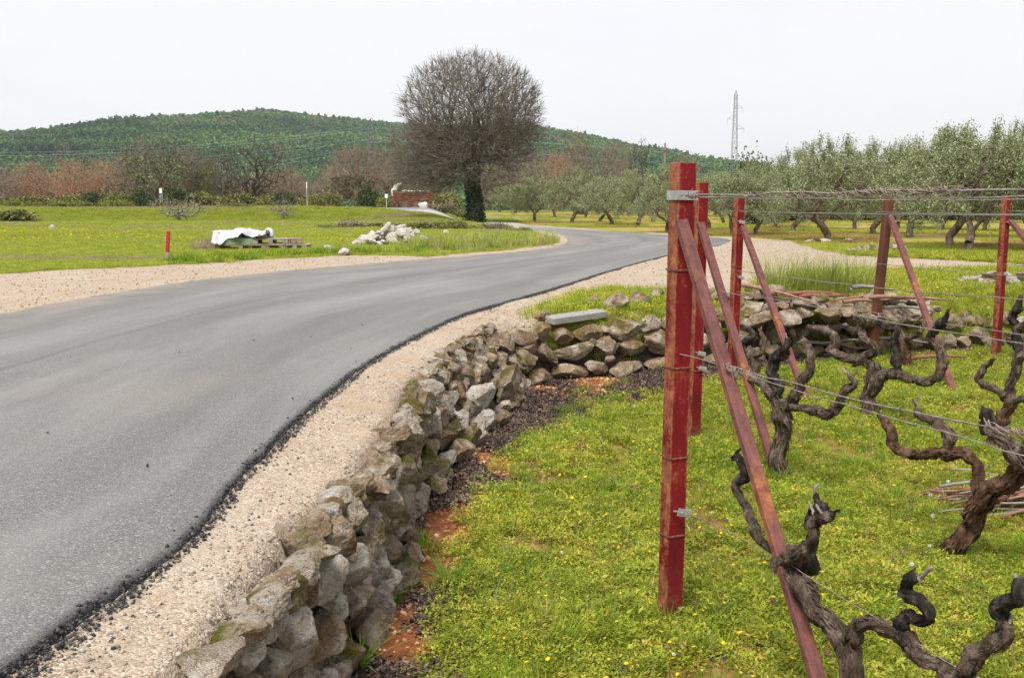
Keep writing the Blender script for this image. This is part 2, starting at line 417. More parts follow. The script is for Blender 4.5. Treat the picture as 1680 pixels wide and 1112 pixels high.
# ------------------------------------------------------------------ road
def road_material():
    s = N('asphalt')
    w = s.world()
    fine = s.noise(260, 3, 0.7, w); vo = s.voro(190, w, 'Color'); vd = s.voro(190, w)
    sc = s.n('ShaderNodeSeparateColor'); s.l(vo, sc.inputs[0])
    c = s.ramp(sc.outputs[0], [(0, (0.093, 0.091, 0.088)), (0.5, (0.141, 0.138, 0.133)), (0.9, (0.188, 0.183, 0.175)), (1.0, (0.31, 0.295, 0.28))])
    c = s.mix(s.rng(fine, 0.4, 0.7, 0, 0.35), c, (0.05, 0.05, 0.052))
    lane = s.attr('lane')                       # 0 left edge .. 1 right edge
    nz = s.noise(0.7, 4, 0.6, s.map((1, 0.35, 1), w))
    trk = s.math('ADD', s.rng(s.math('ABSOLUTE', s.math('SUBTRACT', lane, 0.33)), 0.0, 0.14, 1, 0), s.rng(s.math('ABSOLUTE', s.math('SUBTRACT', lane, 0.66)), 0.0, 0.12, 0.8, 0))
    c = s.mix(s.math('MULTIPLY', trk, s.rng(nz, 0.36, 0.66, 0.05, 0.6)), c, (0.235, 0.23, 0.225))
    c = s.mix(s.rng(s.noise(0.5, 5, 0.65, w), 0.55, 0.75, 0, 0.5), c, (0.20, 0.175, 0.15))
    cmb = s.n('ShaderNodeCombineXYZ'); s.l(s.math('MULTIPLY', lane, 9.0), cmb.inputs[0]); s.l(s.math('MULTIPLY', s.attr('along'), 0.22), cmb.inputs[1])
    st = s.noise(1.0, 5, 0.6, cmb.outputs[0], 0.3)
    c = s.mix(s.rng(st, 0.50, 0.70, 0, 0.5), c, (0.235, 0.228, 0.222))
    c = s.mix(s.rng(st, 0.48, 0.32, 0, 0.45), c, (0.088, 0.087, 0.086))
    c = s.mix(s.rng(s.math('ABSOLUTE', s.math('SUBTRACT', s.math('ADD', lane, s.math('MULTIPLY', s.math('SUBTRACT', s.noise(0.35, 3, 0.5, w), 0.5), 0.05)), 0.47)), 0.0, 0.012, 0.45, 0), c, (0.07, 0.07, 0.072))
    c = s.mix(s.rng(s.noise(2.4, 6, 0.7, w), 0.60, 0.72, 0, 0.4), c, (0.085, 0.083, 0.082))
    dust = s.math('MULTIPLY', s.rng(lane, 0.0, 0.22, 1, 0), s.rng(s.noise(1.3, 5, 0.6, w), 0.4, 0.7, 0.0, 0.7))
    c = s.mix(dust, c, (0.33, 0.255, 0.19))
    c = s.mix(s.rng(s.sep(w)[1], 46, 68, 0, 0.9), c, (0.36, 0.34, 0.32))          # the older pale stretch further on
    c = s.mix(s.rng(s.sep(w)[1], 84.5, 85.5, 0, 1), c, (0.17, 0.175, 0.18))
    ed = s.attr('edge')
    c = s.mix(ed, c, s.ramp(vd, [(0.0, (0.030, 0.030, 0.032)), (0.6, (0.014, 0.014, 0.015))]))
    b = s.bump(s.math('ADD', fine, s.math('MULTIPLY', vd, -1.2)), 0.35, 0.006)
    b = s.bump(s.noise(40, 4, 0.7, w), 0.12, 0.02, b)
    return s.out(c, s.rng(fine, 0.3, 0.7, 0.62, 0.85), b, spec=0.35)
# cross-section: skirt | left edge ... right edge | crumbling lip | skirt
cols = np.concatenate([[-1], np.linspace(0, 0.98, 29), [0.993, 1.0, 2, 3, 4]])
NL = 1500
tt = np.linspace(0, NR - 1, NL)
rl = np.stack([np.interp(tt, np.arange(NR), RL[:, k]) for k in (0, 1)], 1)
rr = np.stack([np.interp(tt, np.arange(NR), RR[:, k]) for k in (0, 1)], 1)
seg = np.cumsum(np.r_[0, np.linalg.norm(np.diff((rl + rr) / 2, axis=0), axis=1)])
wd = rr - rl; wid = np.linalg.norm(wd, axis=1)[:, None]; un = wd / wid
ragR = (0.035 * fbm(rr[:, 0] * 3 + rr[:, 1] * 3, rr[:, 1] * 2, 4, 2) + 0.02 * vnoise(rr[:, 1] * 17, rr[:, 0] * 17, 4))[:, None]
ragL = (0.10 * fbm(rl[:, 0] * 1.5, rl[:, 1] * 2.5, 4, 6))[:, None]
rl2, rr2 = rl - un * ragL, rr + un * ragR
far = sstep(9.5, 13, rr[:, 1])[:, None]
lipw = 0.055 * (1 + 0.8 * fbm(rr[:, 1] * 2.5, rr[:, 0] * 2.5, 3, 12))[:, None] * (1 - 0.35 * far)
rv, lane_a, edge_a = [], [], []
for ci, cval in enumerate(cols):
    if cval == -1: p = rl2 - un * 0.06; dz = -0.03; ln, ed = 0, 0
    elif cval <= 1: p = rl2 + (rr2 - rl2) * cval; dz = 0.022 + 0.02 * (1 - (2 * cval - 1) ** 2); ln, ed = cval, 0.0
    elif cval == 2: p = rr2 + un * lipw * 0.30; dz = 0.008; ln, ed = 1, 1
    elif cval == 3: p = rr2 + un * lipw * 0.75; dz = -0.012; ln, ed = 1, 1
    else: p = rr2 + un * lipw * 1.15; dz = -0.06; ln, ed = 1, 1
    z = height(p[:, 0], p[:, 1], False)
    if 0 <= cval <= 1: z = np.maximum(z, 0.54) ; z = z + 0.006 * vnoise(p[:, 0] * 2, p[:, 1] * 2, 3)
    elif cval >= 2: z = z + 0.02 * vnoise(p[:, 0] * 22, p[:, 1] * 22, 5) + 0.012 * vnoise(p[:, 0] * 50, p[:, 1] * 50, 6)
    rv.append(np.column_stack([p, z + dz])); lane_a.append(np.full(NL, ln)); edge_a.append(np.full(NL, ed) if cval != 1 else np.full(NL, 0.5))
rv = np.stack(rv, 1).reshape(-1, 3); lane_a = np.stack(lane_a, 1).ravel(); edge_a = np.stack(edge_a, 1).ravel()
nc = len(cols)
ii = (np.arange(NL - 1)[:, None] * nc + np.arange(nc - 1)[None]).ravel()
road = obj('road', mesh_np('road', rv, np.stack([ii, ii + 1, ii + nc + 1, ii + nc], 1), road_material(), smooth=True, attrs=dict(lane=lane_a, edge=edge_a, along=np.repeat(seg, nc))))
tag(road, kind='structure')

# the cross road on top of the bank
def strip_mesh(name, pts, width, mat, lift=0.03):
    C = catmull([(a, b, 0) for a, b in pts], 90)[:, :2]
    t = np.gradient(C, axis=0); t /= np.linalg.norm(t, axis=1)[:, None]; nrm = np.stack([-t[:, 1], t[:, 0]], 1)
    rows = []
    for o_, dz in ((-0.5, -0.15), (-0.48, lift), (0, lift + 0.02), (0.48, lift), (0.5, -0.15)):
        p = C + nrm * o_ * width; rows.append(np.column_stack([p, height(p[:, 0], p[:, 1], False) + dz]))
    V = np.stack(rows, 1).reshape(-1, 3); k = 5
    i_ = (np.arange(len(C) - 1)[:, None] * k + np.arange(k - 1)[None]).ravel()
    return mesh_np(name, V, np.stack([i_, i_ + k, i_ + k + 1, i_ + 1], 1), mat, attrs=dict(lane=np.full(len(V), 0.5), edge=np.zeros(len(V)), along=np.zeros(len(V))))
tag(obj('side_road', strip_mesh('side_road', [(-75, 92), (-45, 93), (-22, 93.5), (-9, 94.5), (-2, 96), (6, 99)], 4.2, road.data.materials[0], 0.06)), kind='structure')

# ------------------------------------------------------------------ wooded hill
RIDGE = [(-1500, 262), (-900, 250), (-400, 228), (0, 214), (100, 212), (160, 210), (230, 203), (290, 193), (340, 186), (400, 182), (450, 180), (500, 184), (560, 193), (620, 199), (690, 203), (760, 206), (830, 205),
         (880, 208), (930, 217), (1000, 234), (1060, 247), (1110, 259), (1160, 269), (1250, 280), (1400, 290), (1700, 300), (2400, 312)]
YR = 1600.0
rx = np.array([(a - 840) / FPX * YR for a, b in RIDGE]); rz = np.array([CAM_Z + (343 - b) / FPX * YR - 14.0 for a, b in RIDGE])
def hill_z(x, y):
    r = np.interp(x, rx, rz) + 5 * fbm(x / 130, y / 130, 3, 2)
    t = np.clip((y - 560) / (YR - 560), 0, 1.0)
    f = 0.55 * t + 0.45 * sstep(0, 1, t) + 0.10 * np.sin(t * math.pi) * fbm(x / 260, y / 260, 3, 7)
    back = 1 - 0.8 * sstep(YR, YR + 900, y)
    return np.where(y < YR, r * f, r * back) - 6 * (1 - sstep(560, 640, y))
hx, hy = np.meshgrid(np.linspace(-2300, 1600, 150), np.linspace(540, 2500, 90))
def hill_material():
    s = N('hill_scrub')
    w = s.world()
    n = s.noise(0.02, 6, 0.65, w)
    c = s.ramp(n, [(0.35, (0.05, 0.075, 0.035)), (0.55, (0.08, 0.095, 0.05)), (0.68, (0.22, 0.17, 0.13)), (0.8, (0.34, 0.28, 0.23))])
    return s.out(c, 0.95, spec=0.1)
hn = hx.shape
ii = (np.arange(hn[0] - 1)[:, None] * hn[1] + np.arange(hn[1] - 1)[None]).ravel()
tag(obj('hill', mesh_np('hill', np.stack([hx.ravel(), hy.ravel(), hill_z(hx.ravel(), hy.ravel())], 1),
        np.stack([ii, ii + 1, ii + hn[1] + 1, ii + hn[1]], 1), hill_material(), smooth=True)), kind='structure')
# ------------------------------------------------------------------ stone
def stone_material(name, pale=0.0, moss=0.5, lichen=0.5, brown=0.5):
    s = N(name)
    rnd = s.rnd(); w = s.world()
    off = s.n('ShaderNodeVectorMath'); off.operation = 'SCALE'; off.inputs[0].default_value = (31, 17, 23); s.l(rnd, off.inputs['Scale'])
    ad = s.n('ShaderNodeVectorMath'); s.l(w, ad.inputs[0]); s.l(off.outputs[0], ad.inputs[1]); v = ad.outputs[0]
    n1 = s.noise(9, 7, 0.72, v); n2 = s.noise(26, 6, 0.7, v); n3 = s.noise(90, 4, 0.7, v); n4 = s.noise(4.0, 4, 0.6, v)
    c = s.ramp(n1, [(0.32, (0.07, 0.045, 0.026)), (0.45, (0.225, 0.150, 0.090)), (0.54, (0.40, 0.315, 0.225)), (0.66, (0.62, 0.56, 0.48))])
    tint = s.ramp(rnd, [(0.0, (0.45, 0.39, 0.32)), (0.3, (0.26, 0.165, 0.09)), (0.55, (0.36, 0.24, 0.135)), (0.8, (0.56, 0.52, 0.46)), (1.0, (0.22, 0.15, 0.09))])
    c = s.mix(0.36, c, tint)
    if pale: c = s.mix(pale, c, s.ramp(n1, [(0.3, (0.50, 0.42, 0.33)), (0.5, (0.68, 0.65, 0.61)), (0.75, (0.78, 0.77, 0.75))]))
    c = s.mix(s.rng(n2, 0.55, 0.68, 0, 0.8), c, (0.05, 0.038, 0.028))
    c = s.mix(s.rng(s.noise(15, 5, 0.7, v), 0.57, 0.66, 0, 0.8 * lichen), c, (0.50, 0.49, 0.46))
    c = s.mix(s.rng(s.noise(11, 5, 0.7, s.map(1.0, v, (5, 3, 1))), 0.62, 0.70, 0, 0.75 * lichen), c, (0.36, 0.19, 0.04))
    geo = s.n('ShaderNodeNewGeometry'); up = s.sep(geo.outputs['Normal'])[2]
    mo = s.math('MULTIPLY', s.rng(s.math('ADD', n4, s.math('MULTIPLY', n3, 0.2)), 0.66 - 0.06 * moss, 0.76 - 0.06 * moss), s.rng(up, -0.4, 0.5, 0.3, 1.0))
    c = s.mix(s.math('MULTIPLY', mo, min(1.0, 1.4 * moss)), c, s.ramp(n3, [(0.3, (0.055, 0.055, 0.008)), (0.7, (0.16, 0.15, 0.018))]))
    if brown: c = s.mix(s.rng(s.noise(5, 4, 0.6, s.map(1.0, v, (9, 2, 4))), 0.45, 0.62, 0, brown), c, (0.20, 0.115, 0.05))
    h = s.math('ADD', s.math('MULTIPLY', n2, 1.0), s.math('MULTIPLY', n3, 0.45))
    b = s.bump(h, 1.0, 0.045)
    b = s.bump(s.voro(38, v), 0.5, 0.02, b)
    return s.out(c, 0.93, b, spec=0.15)
M_STONE = stone_material('wall_limestone', 0.10, 0.85, 0.7, 0.6)
M_STONE2 = stone_material('back_wall_limestone', 0.06, 0.75, 0.95, 0.55)
M_PALE = stone_material('pale_limestone', 0.8, 0.0, 0.1, 0.22)
M_STONEP = stone_material('wall_limestone_pale', 0.5, 0.15, 0.7, 0.3)
M_GREYST = stone_material('grey_rubble', 0.25, 0.15, 0.8, 0.35)

def stone_mesh(name, seed, mat, sub=4, cuts=13, rough=0.05, jag=1.0):
    rs = np.random.default_rng(seed)
    bm = bmesh.new(); bmesh.ops.create_icosphere(bm, subdivisions=sub, radius=1.0)
    V = np.array([v.co[:] for v in bm.verts])
    for _ in range(cuts):
        n = rs.normal(size=3); n /= np.linalg.norm(n); d = rs.uniform(0.46, 0.80)
        q = V @ n; over = np.maximum(q - d, 0); V = V - np.outer(over * 0.985, n)
    V /= np.abs(V).max(0)                     # fills the unit box -1..1
    o = rs.uniform(-50, 50, 3)
    for i in range(len(V)):
        p = Vector(V[i] * 1.6 + o)
        V[i] *= 1 + rough * (1.8 * mnoise.noise(p) + jag * (1.2 * mnoise.noise(p * 2.7) + 0.9 * (0.5 - abs(mnoise.noise(p * 5.5))) + 0.5 * mnoise.noise(p * 12)))
    for v, c in zip(bm.verts, V): v.co = c
    me = bpy.data.meshes.new(name); bm.to_mesh(me); bm.free(); me.materials.append(mat)
    me.polygons.foreach_set('use_smooth', np.ones(len(me.polygons), bool))
    return me
ST_NEAR = [stone_mesh('wall_stone', 100 + i, M_STONE, 5, 13, 0.06) for i in range(14)]
ST_NEARP = [stone_mesh('wall_stone_pale', 150 + i, M_STONEP, 5, 13, 0.06) for i in range(6)]
ST_MIXN = ST_NEAR + ST_NEARP
ST_BACK = [stone_mesh('back_stone', 200 + i, M_STONE2, 4, 12, 0.06) for i in range(12)]
ST_PALE = [stone_mesh('pale_stone', 300 + i, M_PALE, 3, 12, 0.03) for i in range(10)]
ST_GREY = [stone_mesh('grey_stone', 400 + i, M_GREYST, 3, 11, 0.06) for i in range(10)]
RND = random.Random(11)
def stone(pool, parent, loc, size, rot, name='stone'):
    o = obj(name, RND.choice(pool), parent)
    o.location = Vector(loc) - (Vector(parent.location) if parent else Vector())
    o.rotation_euler = rot; o.scale = (size[0] / 2, size[1] / 2, size[2] / 2)
    return o

# path along the wall foot with the matching crest
WB = catmull([(a, b, 0) for a, b in WALL_BOT[1:]], 900)[:, :2]
s_arc = np.r_[0, np.cumsum(np.linalg.norm(np.diff(WB, axis=0), axis=1))]
def wall_at(s):
    p = np.array([np.interp(s, s_arc, WB[:, k]) for k in (0, 1)])
    q = np.array([np.interp(s + 0.05, s_arc, WB[:, k]) for k in (0, 1)])
    t = (q - p) / np.linalg.norm(q - p)
    return p, t, np.array([-t[1], t[0]])       # outward (uphill) normal on the left of travel
def s_of(y): return float(np.interp(y, WB[:, 1], s_arc))

def build_wall(root, s0, s1, pool, wmin, wmax, htop, batter, hc):
    """courses of single stones from s0 to s1"""
    ncourse = int(round(htop(0.5 * (s0 + s1)) / hc))
    for c in range(ncourse):
        s = s0 + RND.uniform(-0.1, 0.0)
        while s < s1:
            ht = htop(s); hh = ht / ncourse
            big = 1.0 - 0.25 * (c / max(1, ncourse - 1))
            wdt = RND.uniform(wmin, wmax) * big
            h = hh * RND.uniform(0.85, 1.35); d = RND.uniform(0.13, 0.19)
            p, t, n = wall_at(s + wdt / 2)
            z = (c + 0.42) * hh + RND.uniform(-0.03, 0.03)
            off = 0.06 - 0.035 * (c == 0) + batter(s) * z / ht + RND.uniform(-0.055, 0.03)
            pos = p + n * off
            a = math.atan2(t[1], t[0])
            stone(pool, root, (pos[0], pos[1], z), (wdt * 1.04, d * 1.1, h * 1.06), (RND.uniform(-0.25, 0.25), RND.uniform(-0.22, 0.22), a + RND.uniform(-0.28, 0.28)))
            s += wdt * 0.93
            if RND.random() < 0.5:                # chinking stone in a gap
                f = RND.uniform(0.05, 0.10); pos = p + n * (off - 0.02) + t * wdt * 0.5
                stone(pool, root, (pos[0], pos[1], z + RND.choice([-1, 1]) * hh * 0.45), (f * 1.3, f, f), (RND.uniform(-1, 1), RND.uniform(-1, 1), RND.uniform(0, 3)))

wall_a = empty('dry_stone_wall', (-0.6, 4.5, 0))
tag(wall_a, 'low dry stone retaining wall of mossy limestone curving along the road edge', 'stone wall', kind='thing')
build_wall(wall_a, s_of(2.25), s_of(8.5), ST_MIXN, 0.11, 0.29, lambda s: 0.55, lambda s: 0.30 * float(sstep(s_of(4.8), s_of(7.0), s)) + 0.03, 0.155)
# flat capping stones bedded in the gravel along the crest
sc_ = s_of(2.25)
while sc_ < s_of(8.7):
    wdt = RND.uniform(0.08, 0.21); p, t, nrm_ = wall_at(sc_); b_ = 0.30 * float(sstep(s_of(4.8), s_of(7.0), sc_))
    pos = p + nrm_ * (0.055 + b_ * 0.95 + RND.uniform(-0.03, 0.03)); zt_ = H(pos[0] + nrm_[0] * 0.1, pos[1] + nrm_[1] * 0.1)
    stone(ST_MIXN, wall_a, (pos[0], pos[1], zt_ - 0.02 + RND.uniform(-0.015, 0.012)), (wdt * 1.2, RND.uniform(0.09, 0.15), RND.uniform(0.06, 0.10)), (RND.uniform(-0.2, 0.2), RND.uniform(-0.2, 0.2), math.atan2(t[1], t[0]) + RND.uniform(-0.5, 0.5)))
    sc_ += wdt * 0.85
# the bigger stones that stand out in the near stretch
for (px, py, z, sz, rot) in [((440), 985, 0.40, (0.27, 0.20, 0.17), (0.25, -0.2, 1.0)), (350, 1062, 0.36, (0.24, 0.24, 0.20), (0.1, 0.1, 0.3)), (500, 912, 0.42, (0.22, 0.17, 0.14), (0, 0.25, 0.7)),
                             (548, 880, 0.40, (0.20, 0.14, 0.17), (0.3, 0.2, 1.2)), (585, 805, 0.42, (0.16, 0.16, 0.22), (0.2, -0.3, 1.1)), (540, 830, 0.45, (0.17, 0.15, 0.10), (0, 0, 0.4)),
                             (640, 725, 0.42, (0.24, 0.18, 0.17), (0.1, 0.35, 1.3)), (705, 620, 0.47, (0.30, 0.24, 0.14), (0.1, 0.2, 0.3)), (775, 660, 0.24, (0.42, 0.26, 0.36), (0.5, -0.4, 1.1)),
                             (835, 625, 0.24, (0.52, 0.22, 0.30), (0.3, -0.3, 1.2)), (700, 770, 0.18, (0.34, 0.2, 0.26), (0.4, 0.2, 1.0)), (530, 985, 0.20, (0.26, 0.2, 0.28), (0.3, 0.2, 1.2)),
                             (470, 1020, 0.25, (0.22, 0.17, 0.16), (0.2, 0.3, 0.8)), (500, 1085, 0.13, (0.18, 0.16, 0.24), (0.1, 0.2, 1.0)), (575, 975, 0.09, (0.14, 0.12, 0.16), (0.2, 0, 0.6))]:
    gp = G(px, py, z - 0.03); o = stone(ST_NEARP if px in (440, 350, 640, 705, 775, 540) else ST_NEAR, wall_a, gp, (sz[0], sz[1] * 0.9, sz[2] * 0.9), rot)

wall_b = empty('dry_stone_wall', (1.0, 9.6, 0))
tag(wall_b, 'lichen covered dry stone wall at the back of the vineyard behind the nearest red posts', 'stone wall', kind='thing')
build_wall(wall_b, s_of(8.45), s_of(10.35), ST_BACK, 0.22, 0.55, lambda s: 0.54, lambda s: 0.12, 0.18)
wall_c = empty('dry_stone_wall', (4.6, 11.2, 0))
tag(wall_c, 'rough dark stone wall behind the vines on the right of the rubble heap', 'stone wall', kind='thing')
build_wall(wall_c, s_of(10.4), s_of(12.4), ST_BACK, 0.16, 0.38, lambda s: 0.36, lambda s: 0.16, 0.18)

# rubble heaped on the crest behind the vines
heap = empty('rubble_heap', (3.1, 10.9, 0.4))
tag(heap, 'heap of dark broken stones and old wood below the tall grass tuft', 'rubble')
def heap_stones(root, n, cx, cy, z0, rx_, ry_, hgt, smin, smax, pool, flat=0.7):
    for i in range(n):
        while True:
            a, b = RND.uniform(-1, 1), RND.uniform(-1, 1)
            if a * a + b * b < 1: break
        rr_ = 1 - (a * a + b * b)
        sz = RND.uniform(smin, smax)
        x, y = cx + a * rx_, cy + b * ry_
        z = z0 + hgt * rr_ * RND.uniform(0.45, 1.0) + sz * 0.12
        stone(pool, root, (x, y, z), (sz * 1.25, sz, sz * flat), (RND.uniform(-0.5, 0.5), RND.uniform(-0.5, 0.5), RND.uniform(0, 3.1)))
heap_stones(heap, 95, 2.85, 10.75, 0.36, 1.55, 0.55, 0.30, 0.14, 0.34, ST_BACK, 0.6)
heap_stones(heap, 25, 4.15, 11.1, 0.42, 0.7, 0.5, 0.2, 0.12, 0.26, ST_GREY, 0.6)

g = G(1655, 470, 0.58)
heap2 = empty('rubble_heap', (g.x, g.y, 0.55))
tag(heap2, 'low heap of grey stones in the grass right of the farthest red post', 'rubble')
heap_stones(heap2, 34, g.x + 0.4, g.y, 0.56, 1.2, 0.5, 0.16, 0.14, 0.32, ST_GREY, 0.5)
g = G(1452, 416, 0.58)
heap3 = empty('rubble_heap', (g.x, g.y, 0.55))
tag(heap3, 'small dark heap of stones and sticks at the edge of the olive grove', 'rubble')
heap_stones(heap3, 26, g.x, g.y, 0.56, 0.75, 0.5, 0.22, 0.12, 0.30, ST_BACK, 0.6)
g = G(1362, 398, 0.58)
heap4 = empty('rubble_heap', (g.x, g.y, 0.55))
tag(heap4, 'few flat pale stones at the foot of the nearest left olive trunk', 'rubble')
heap_stones(heap4, 9, g.x, g.y, 0.57, 0.9, 0.5, 0.06, 0.16, 0.3, ST_GREY, 0.35)

# white quarry stones by the roadside
g = G(643, 402, 0.58)
wh = empty('white_stone_heap', (g.x, g.y, 0.58))
tag(wh, 'heap of big white limestone blocks in the grass beside the road', 'stone heap')
heap_stones(wh, 150, g.x, g.y + 0.3, 0.62, 1.1, 0.85, 0.46, 0.12, 0.27, ST_PALE, 0.75)
for px, py, sx, sz, rz_, ry_ in [(632, 375, 0.62, 0.22, 0.2, -0.75), (662, 381, 0.6, 0.34, 0.4, 0.1), (612, 389, 0.5, 0.24, 0.1, -0.5), (684, 381, 0.26, 0.24, 0.1, 0.1), (646, 388, 0.5, 0.36, 0.5, 0.3),
                                 (668, 393, 0.38, 0.34, 0.9, 0), (692, 396, 0.36, 0.3, 0.6, 0.2), (704, 395, 0.28, 0.26, 0.2, 0.1), (585, 400, 0.34, 0.26, 0.6, 0.2), (625, 400, 0.4, 0.25, 0.3, 0)]:
    p = PY(px, py, g.y - 0.35)
    stone(ST_PALE, wh, p, (sx * 0.72, 0.3, sz * 0.8), (RND.uniform(-0.2, 0.2), ry_, rz_))
for i, (px, py, s_, lab) in enumerate([(732, 383, 0.30, 'lone pale stone in the grass right of the white heap'), (536, 408, 0.24, 'small pale stone in the weeds right of the pallets'),
                                  (565, 416, 0.28, 'rounded pale stone at the gravel edge left of the white heap'), (86, 376, 0.42, 'lone white stone far out in the left field'),
                                  (548, 410, 0.20, 'smallest pale stone in the weeds between pallets and white heap')]):
    g = G(px, py + 3, 0.58)
    o = stone(ST_PALE, None, (g.x, g.y, H(g.x, g.y) + s_ * 0.2), (s_ * 1.2, s_, s_ * 0.8), (0.1, 0.2, i * 1.1), 'boulder')
    tag(o, lab, 'stone', 'single pale stones in the field')
# stones and slab on the verge above the back wall
def concrete():
    s = N('concrete_slab'); w = s.world()
    c = s.ramp(s.noise(22, 6, 0.7, w), [(0.3, (0.20, 0.19, 0.175)), (0.6, (0.30, 0.29, 0.27)), (0.8, (0.36, 0.35, 0.33))])
    return s.out(c, 0.9, s.bump(s.noise(60, 5, 0.7, w), 0.5, 0.01), spec=0.2)
M_CONC = concrete()
pa, pb = G(900, 529, 0.52), G(988, 521, 0.52)
def _slab(bm):
    box(bm, (0, 0, 0), ((pb - pa).length, 0.16, 0.075), None, 0.012)
slab = obj('concrete_slab', bm_mesh('concrete_slab', _slab, M_CONC), None, ((pa.x + pb.x) / 2, (pa.y + pb.y) / 2, 0.55), (0.05, -0.04, math.atan2(pb.y - pa.y, pb.x - pa.x)))
tag(slab, 'long pale concrete slab lying on top of the back stone wall', 'slab', kind='thing')
for px, py, sx, sz, lab in [(972, 507, 0.18, 0.12, 'small pale stone on the verge just above the concrete slab'), (1010, 513, 0.26, 0.22, 'brown grey boulder in the verge grass right of the slab'),
                            (1051, 507, 0.24, 0.17, 'dark rounded boulder in the verge grass between two others'), (1077, 500, 0.16, 0.17, 'pointed grey stone in the verge grass beside the nearest post'),
                            (890, 524, 0.17, 0.10, 'small flat stone at the left end of the concrete slab')]:
    g = G(px, py, 0.54)
    o = stone(ST_BACK, None, (g.x, g.y, H(g.x, g.y) + sz * 0.36), (sx, sx * 0.9, sz), (0.1, 0.1, sx * 20), 'boulder')
    tag(o, lab, 'stone', 'stones on the verge above the wall')

# loose gravel, asphalt crumbs and soil clods: too many to count
def pebble_mats():
    s = N('gravel_pebble'); r = s.rnd()
    c = s.ramp(r, [(0, (0.17, 0.145, 0.12)), (0.25, (0.29, 0.23, 0.17)), (0.5, (0.34, 0.265, 0.195)), (0.75, (0.42, 0.35, 0.28)), (0.9, (0.36, 0.34, 0.31)), (1, (0.50, 0.33, 0.2))])
    a = s.out(s.mix(s.rng(s.noise(60, 4, 0.7, s.world()), 0.35, 0.7, 0, 0.5), c, (0.2, 0.17, 0.14)), 0.9, spec=0.2)
    s = N('bitumen_crumb'); c = s.ramp(s.rnd(), [(0, (0.012, 0.012, 0.013)), (0.8, (0.035, 0.035, 0.036)), (1, (0.09, 0.09, 0.09))])
    b = s.out(c, 0.6, spec=0.4)
    s = N('soil_clod'); c = s.ramp(s.rnd(), [(0, (0.20, 0.07, 0.03)), (0.5, (0.33, 0.16, 0.075)), (0.85, (0.45, 0.26, 0.14)), (1, (0.52, 0.40, 0.28))])
    return a, b, s.out(c, 0.92, spec=0.15)
M_PEB, M_BIT, M_CLOD = pebble_mats()
def scatter_stones(name, mat, P, size, label, cat, sub=2):
    pr = [stone_mesh(name + '_proto', 500 + i, mat, sub, 7, 0.06) for i in range(5)]
    n = len(P)
    rot = R.uniform(0, 6.28, (n, 3)); sc = size[:, None] * R.uniform(0.65, 1.25, (n, 3))
    return scatter(name, pr, P, rot, sc, R.integers(0, 5, n), label, cat)
# strip between road and wall
n = 22000
t_ = R.uniform(0, 1, n) ** 1.0; y_ = 1.8 + 8.0 * R.uniform(0, 1, n) ** 1.7
xr = np.interp(y_, rr[:, 1], rr[:, 0]); xw = np.interp(y_, WB[:, 1], WB[:, 0])
x_ = xr + (xw + 0.02 - xr) * t_
keep = (xw > xr) & (vnoise(x_ * 5, y_ * 5, 60) + 0.45 * (t_ - 0.25) > R.uniform(-0.3, 0.95, n))
x_, y_ = x_[keep], y_[keep]
z_ = height(x_, y_)
sz = 0.0018 + 0.0062 * R.uniform(0, 1, len(x_)) ** 5.5
scatter_stones('loose_gravel', M_PEB, np.stack([x_, y_, z_ + sz * 0.3], 1), sz, 'loose pale gravel between the asphalt and the stone wall', 'gravel')
# other gravel areas
n = 26000
x_ = R.uniform(-9, 9, n); y_ = 9 + 22 * R.uniform(0, 1, n) ** 1.4
ing = ((sd_poly(x_, y_, LEFT_GRAVEL) < 0.1) | (sd_poly(x_, y_, RIGHT_GRAVEL) < 0.05)) & (sd_poly(x_, y_, ROAD_POLY) > 0.05)
x_, y_ = x_[ing], y_[ing]; sz = 0.005 + 0.012 * R.uniform(0, 1, len(x_)) ** 4
scatter_stones('verge_gravel', M_PEB, np.stack([x_, y_, height(x_, y_) + sz * 0.3], 1), sz, 'loose pale stones on the gravel verges of the road', 'gravel', 1)
# asphalt crumbs along the right lip, some strewn on the road and gravel
n = 10000
s_ = R.uniform(0, 1, n) ** 1.6
yq = 1.7 + 14 * s_; xq = np.interp(yq, rr[:, 1], rr[:, 0])
dx = R.normal(0.024, 0.020, n) + 0.12 * (R.uniform(0, 1, n) ** 9)
x_, y_ = xq + dx, yq + R.uniform(-0.02, 0.02, n)
sz = 0.0018 + 0.0052 * R.uniform(0, 1, n) ** 3
zc = height(x_, y_, False) + np.interp(dx, [-0.1, 0.0, 0.03, 0.08, 0.2], [0.022, 0.02, 0.006, -0.008, 0.0])
scatter_stones('asphalt_crumbs', M_BIT, np.stack([x_, y_, zc + sz * 0.4], 1), sz, 'black asphalt crumbs along the broken edge of the road', 'asphalt crumbs', 1)
n = 26
yq = R.uniform(3, 10, n); xq = np.interp(yq, rr[:, 1], rr[:, 0]); x_ = xq + R.normal(-0.2, 1.1, n)
x_ = np.where(x_ > xq + 0.5, xq + R.uniform(0, 0.3, n), x_); x_ = np.maximum(x_, np.interp(yq, rl[:, 1], rl[:, 0]) + 0.2)
onr = x_ < xq
lanef = np.clip((xq - x_) / 3.8, 0, 1)
z_ = np.where(onr, 0.58 + 0.03 + 0.016 * (1 - (2 * lanef - 1) ** 2), height(x_, yq))
sz = R.uniform(0.003, 0.008, n)
scatter_stones('strewn_crumbs', M_BIT, np.stack([x_, yq, z_ + sz * 0.3], 1), sz, 'single black asphalt bits strewn over road and gravel', 'asphalt crumbs', 1)
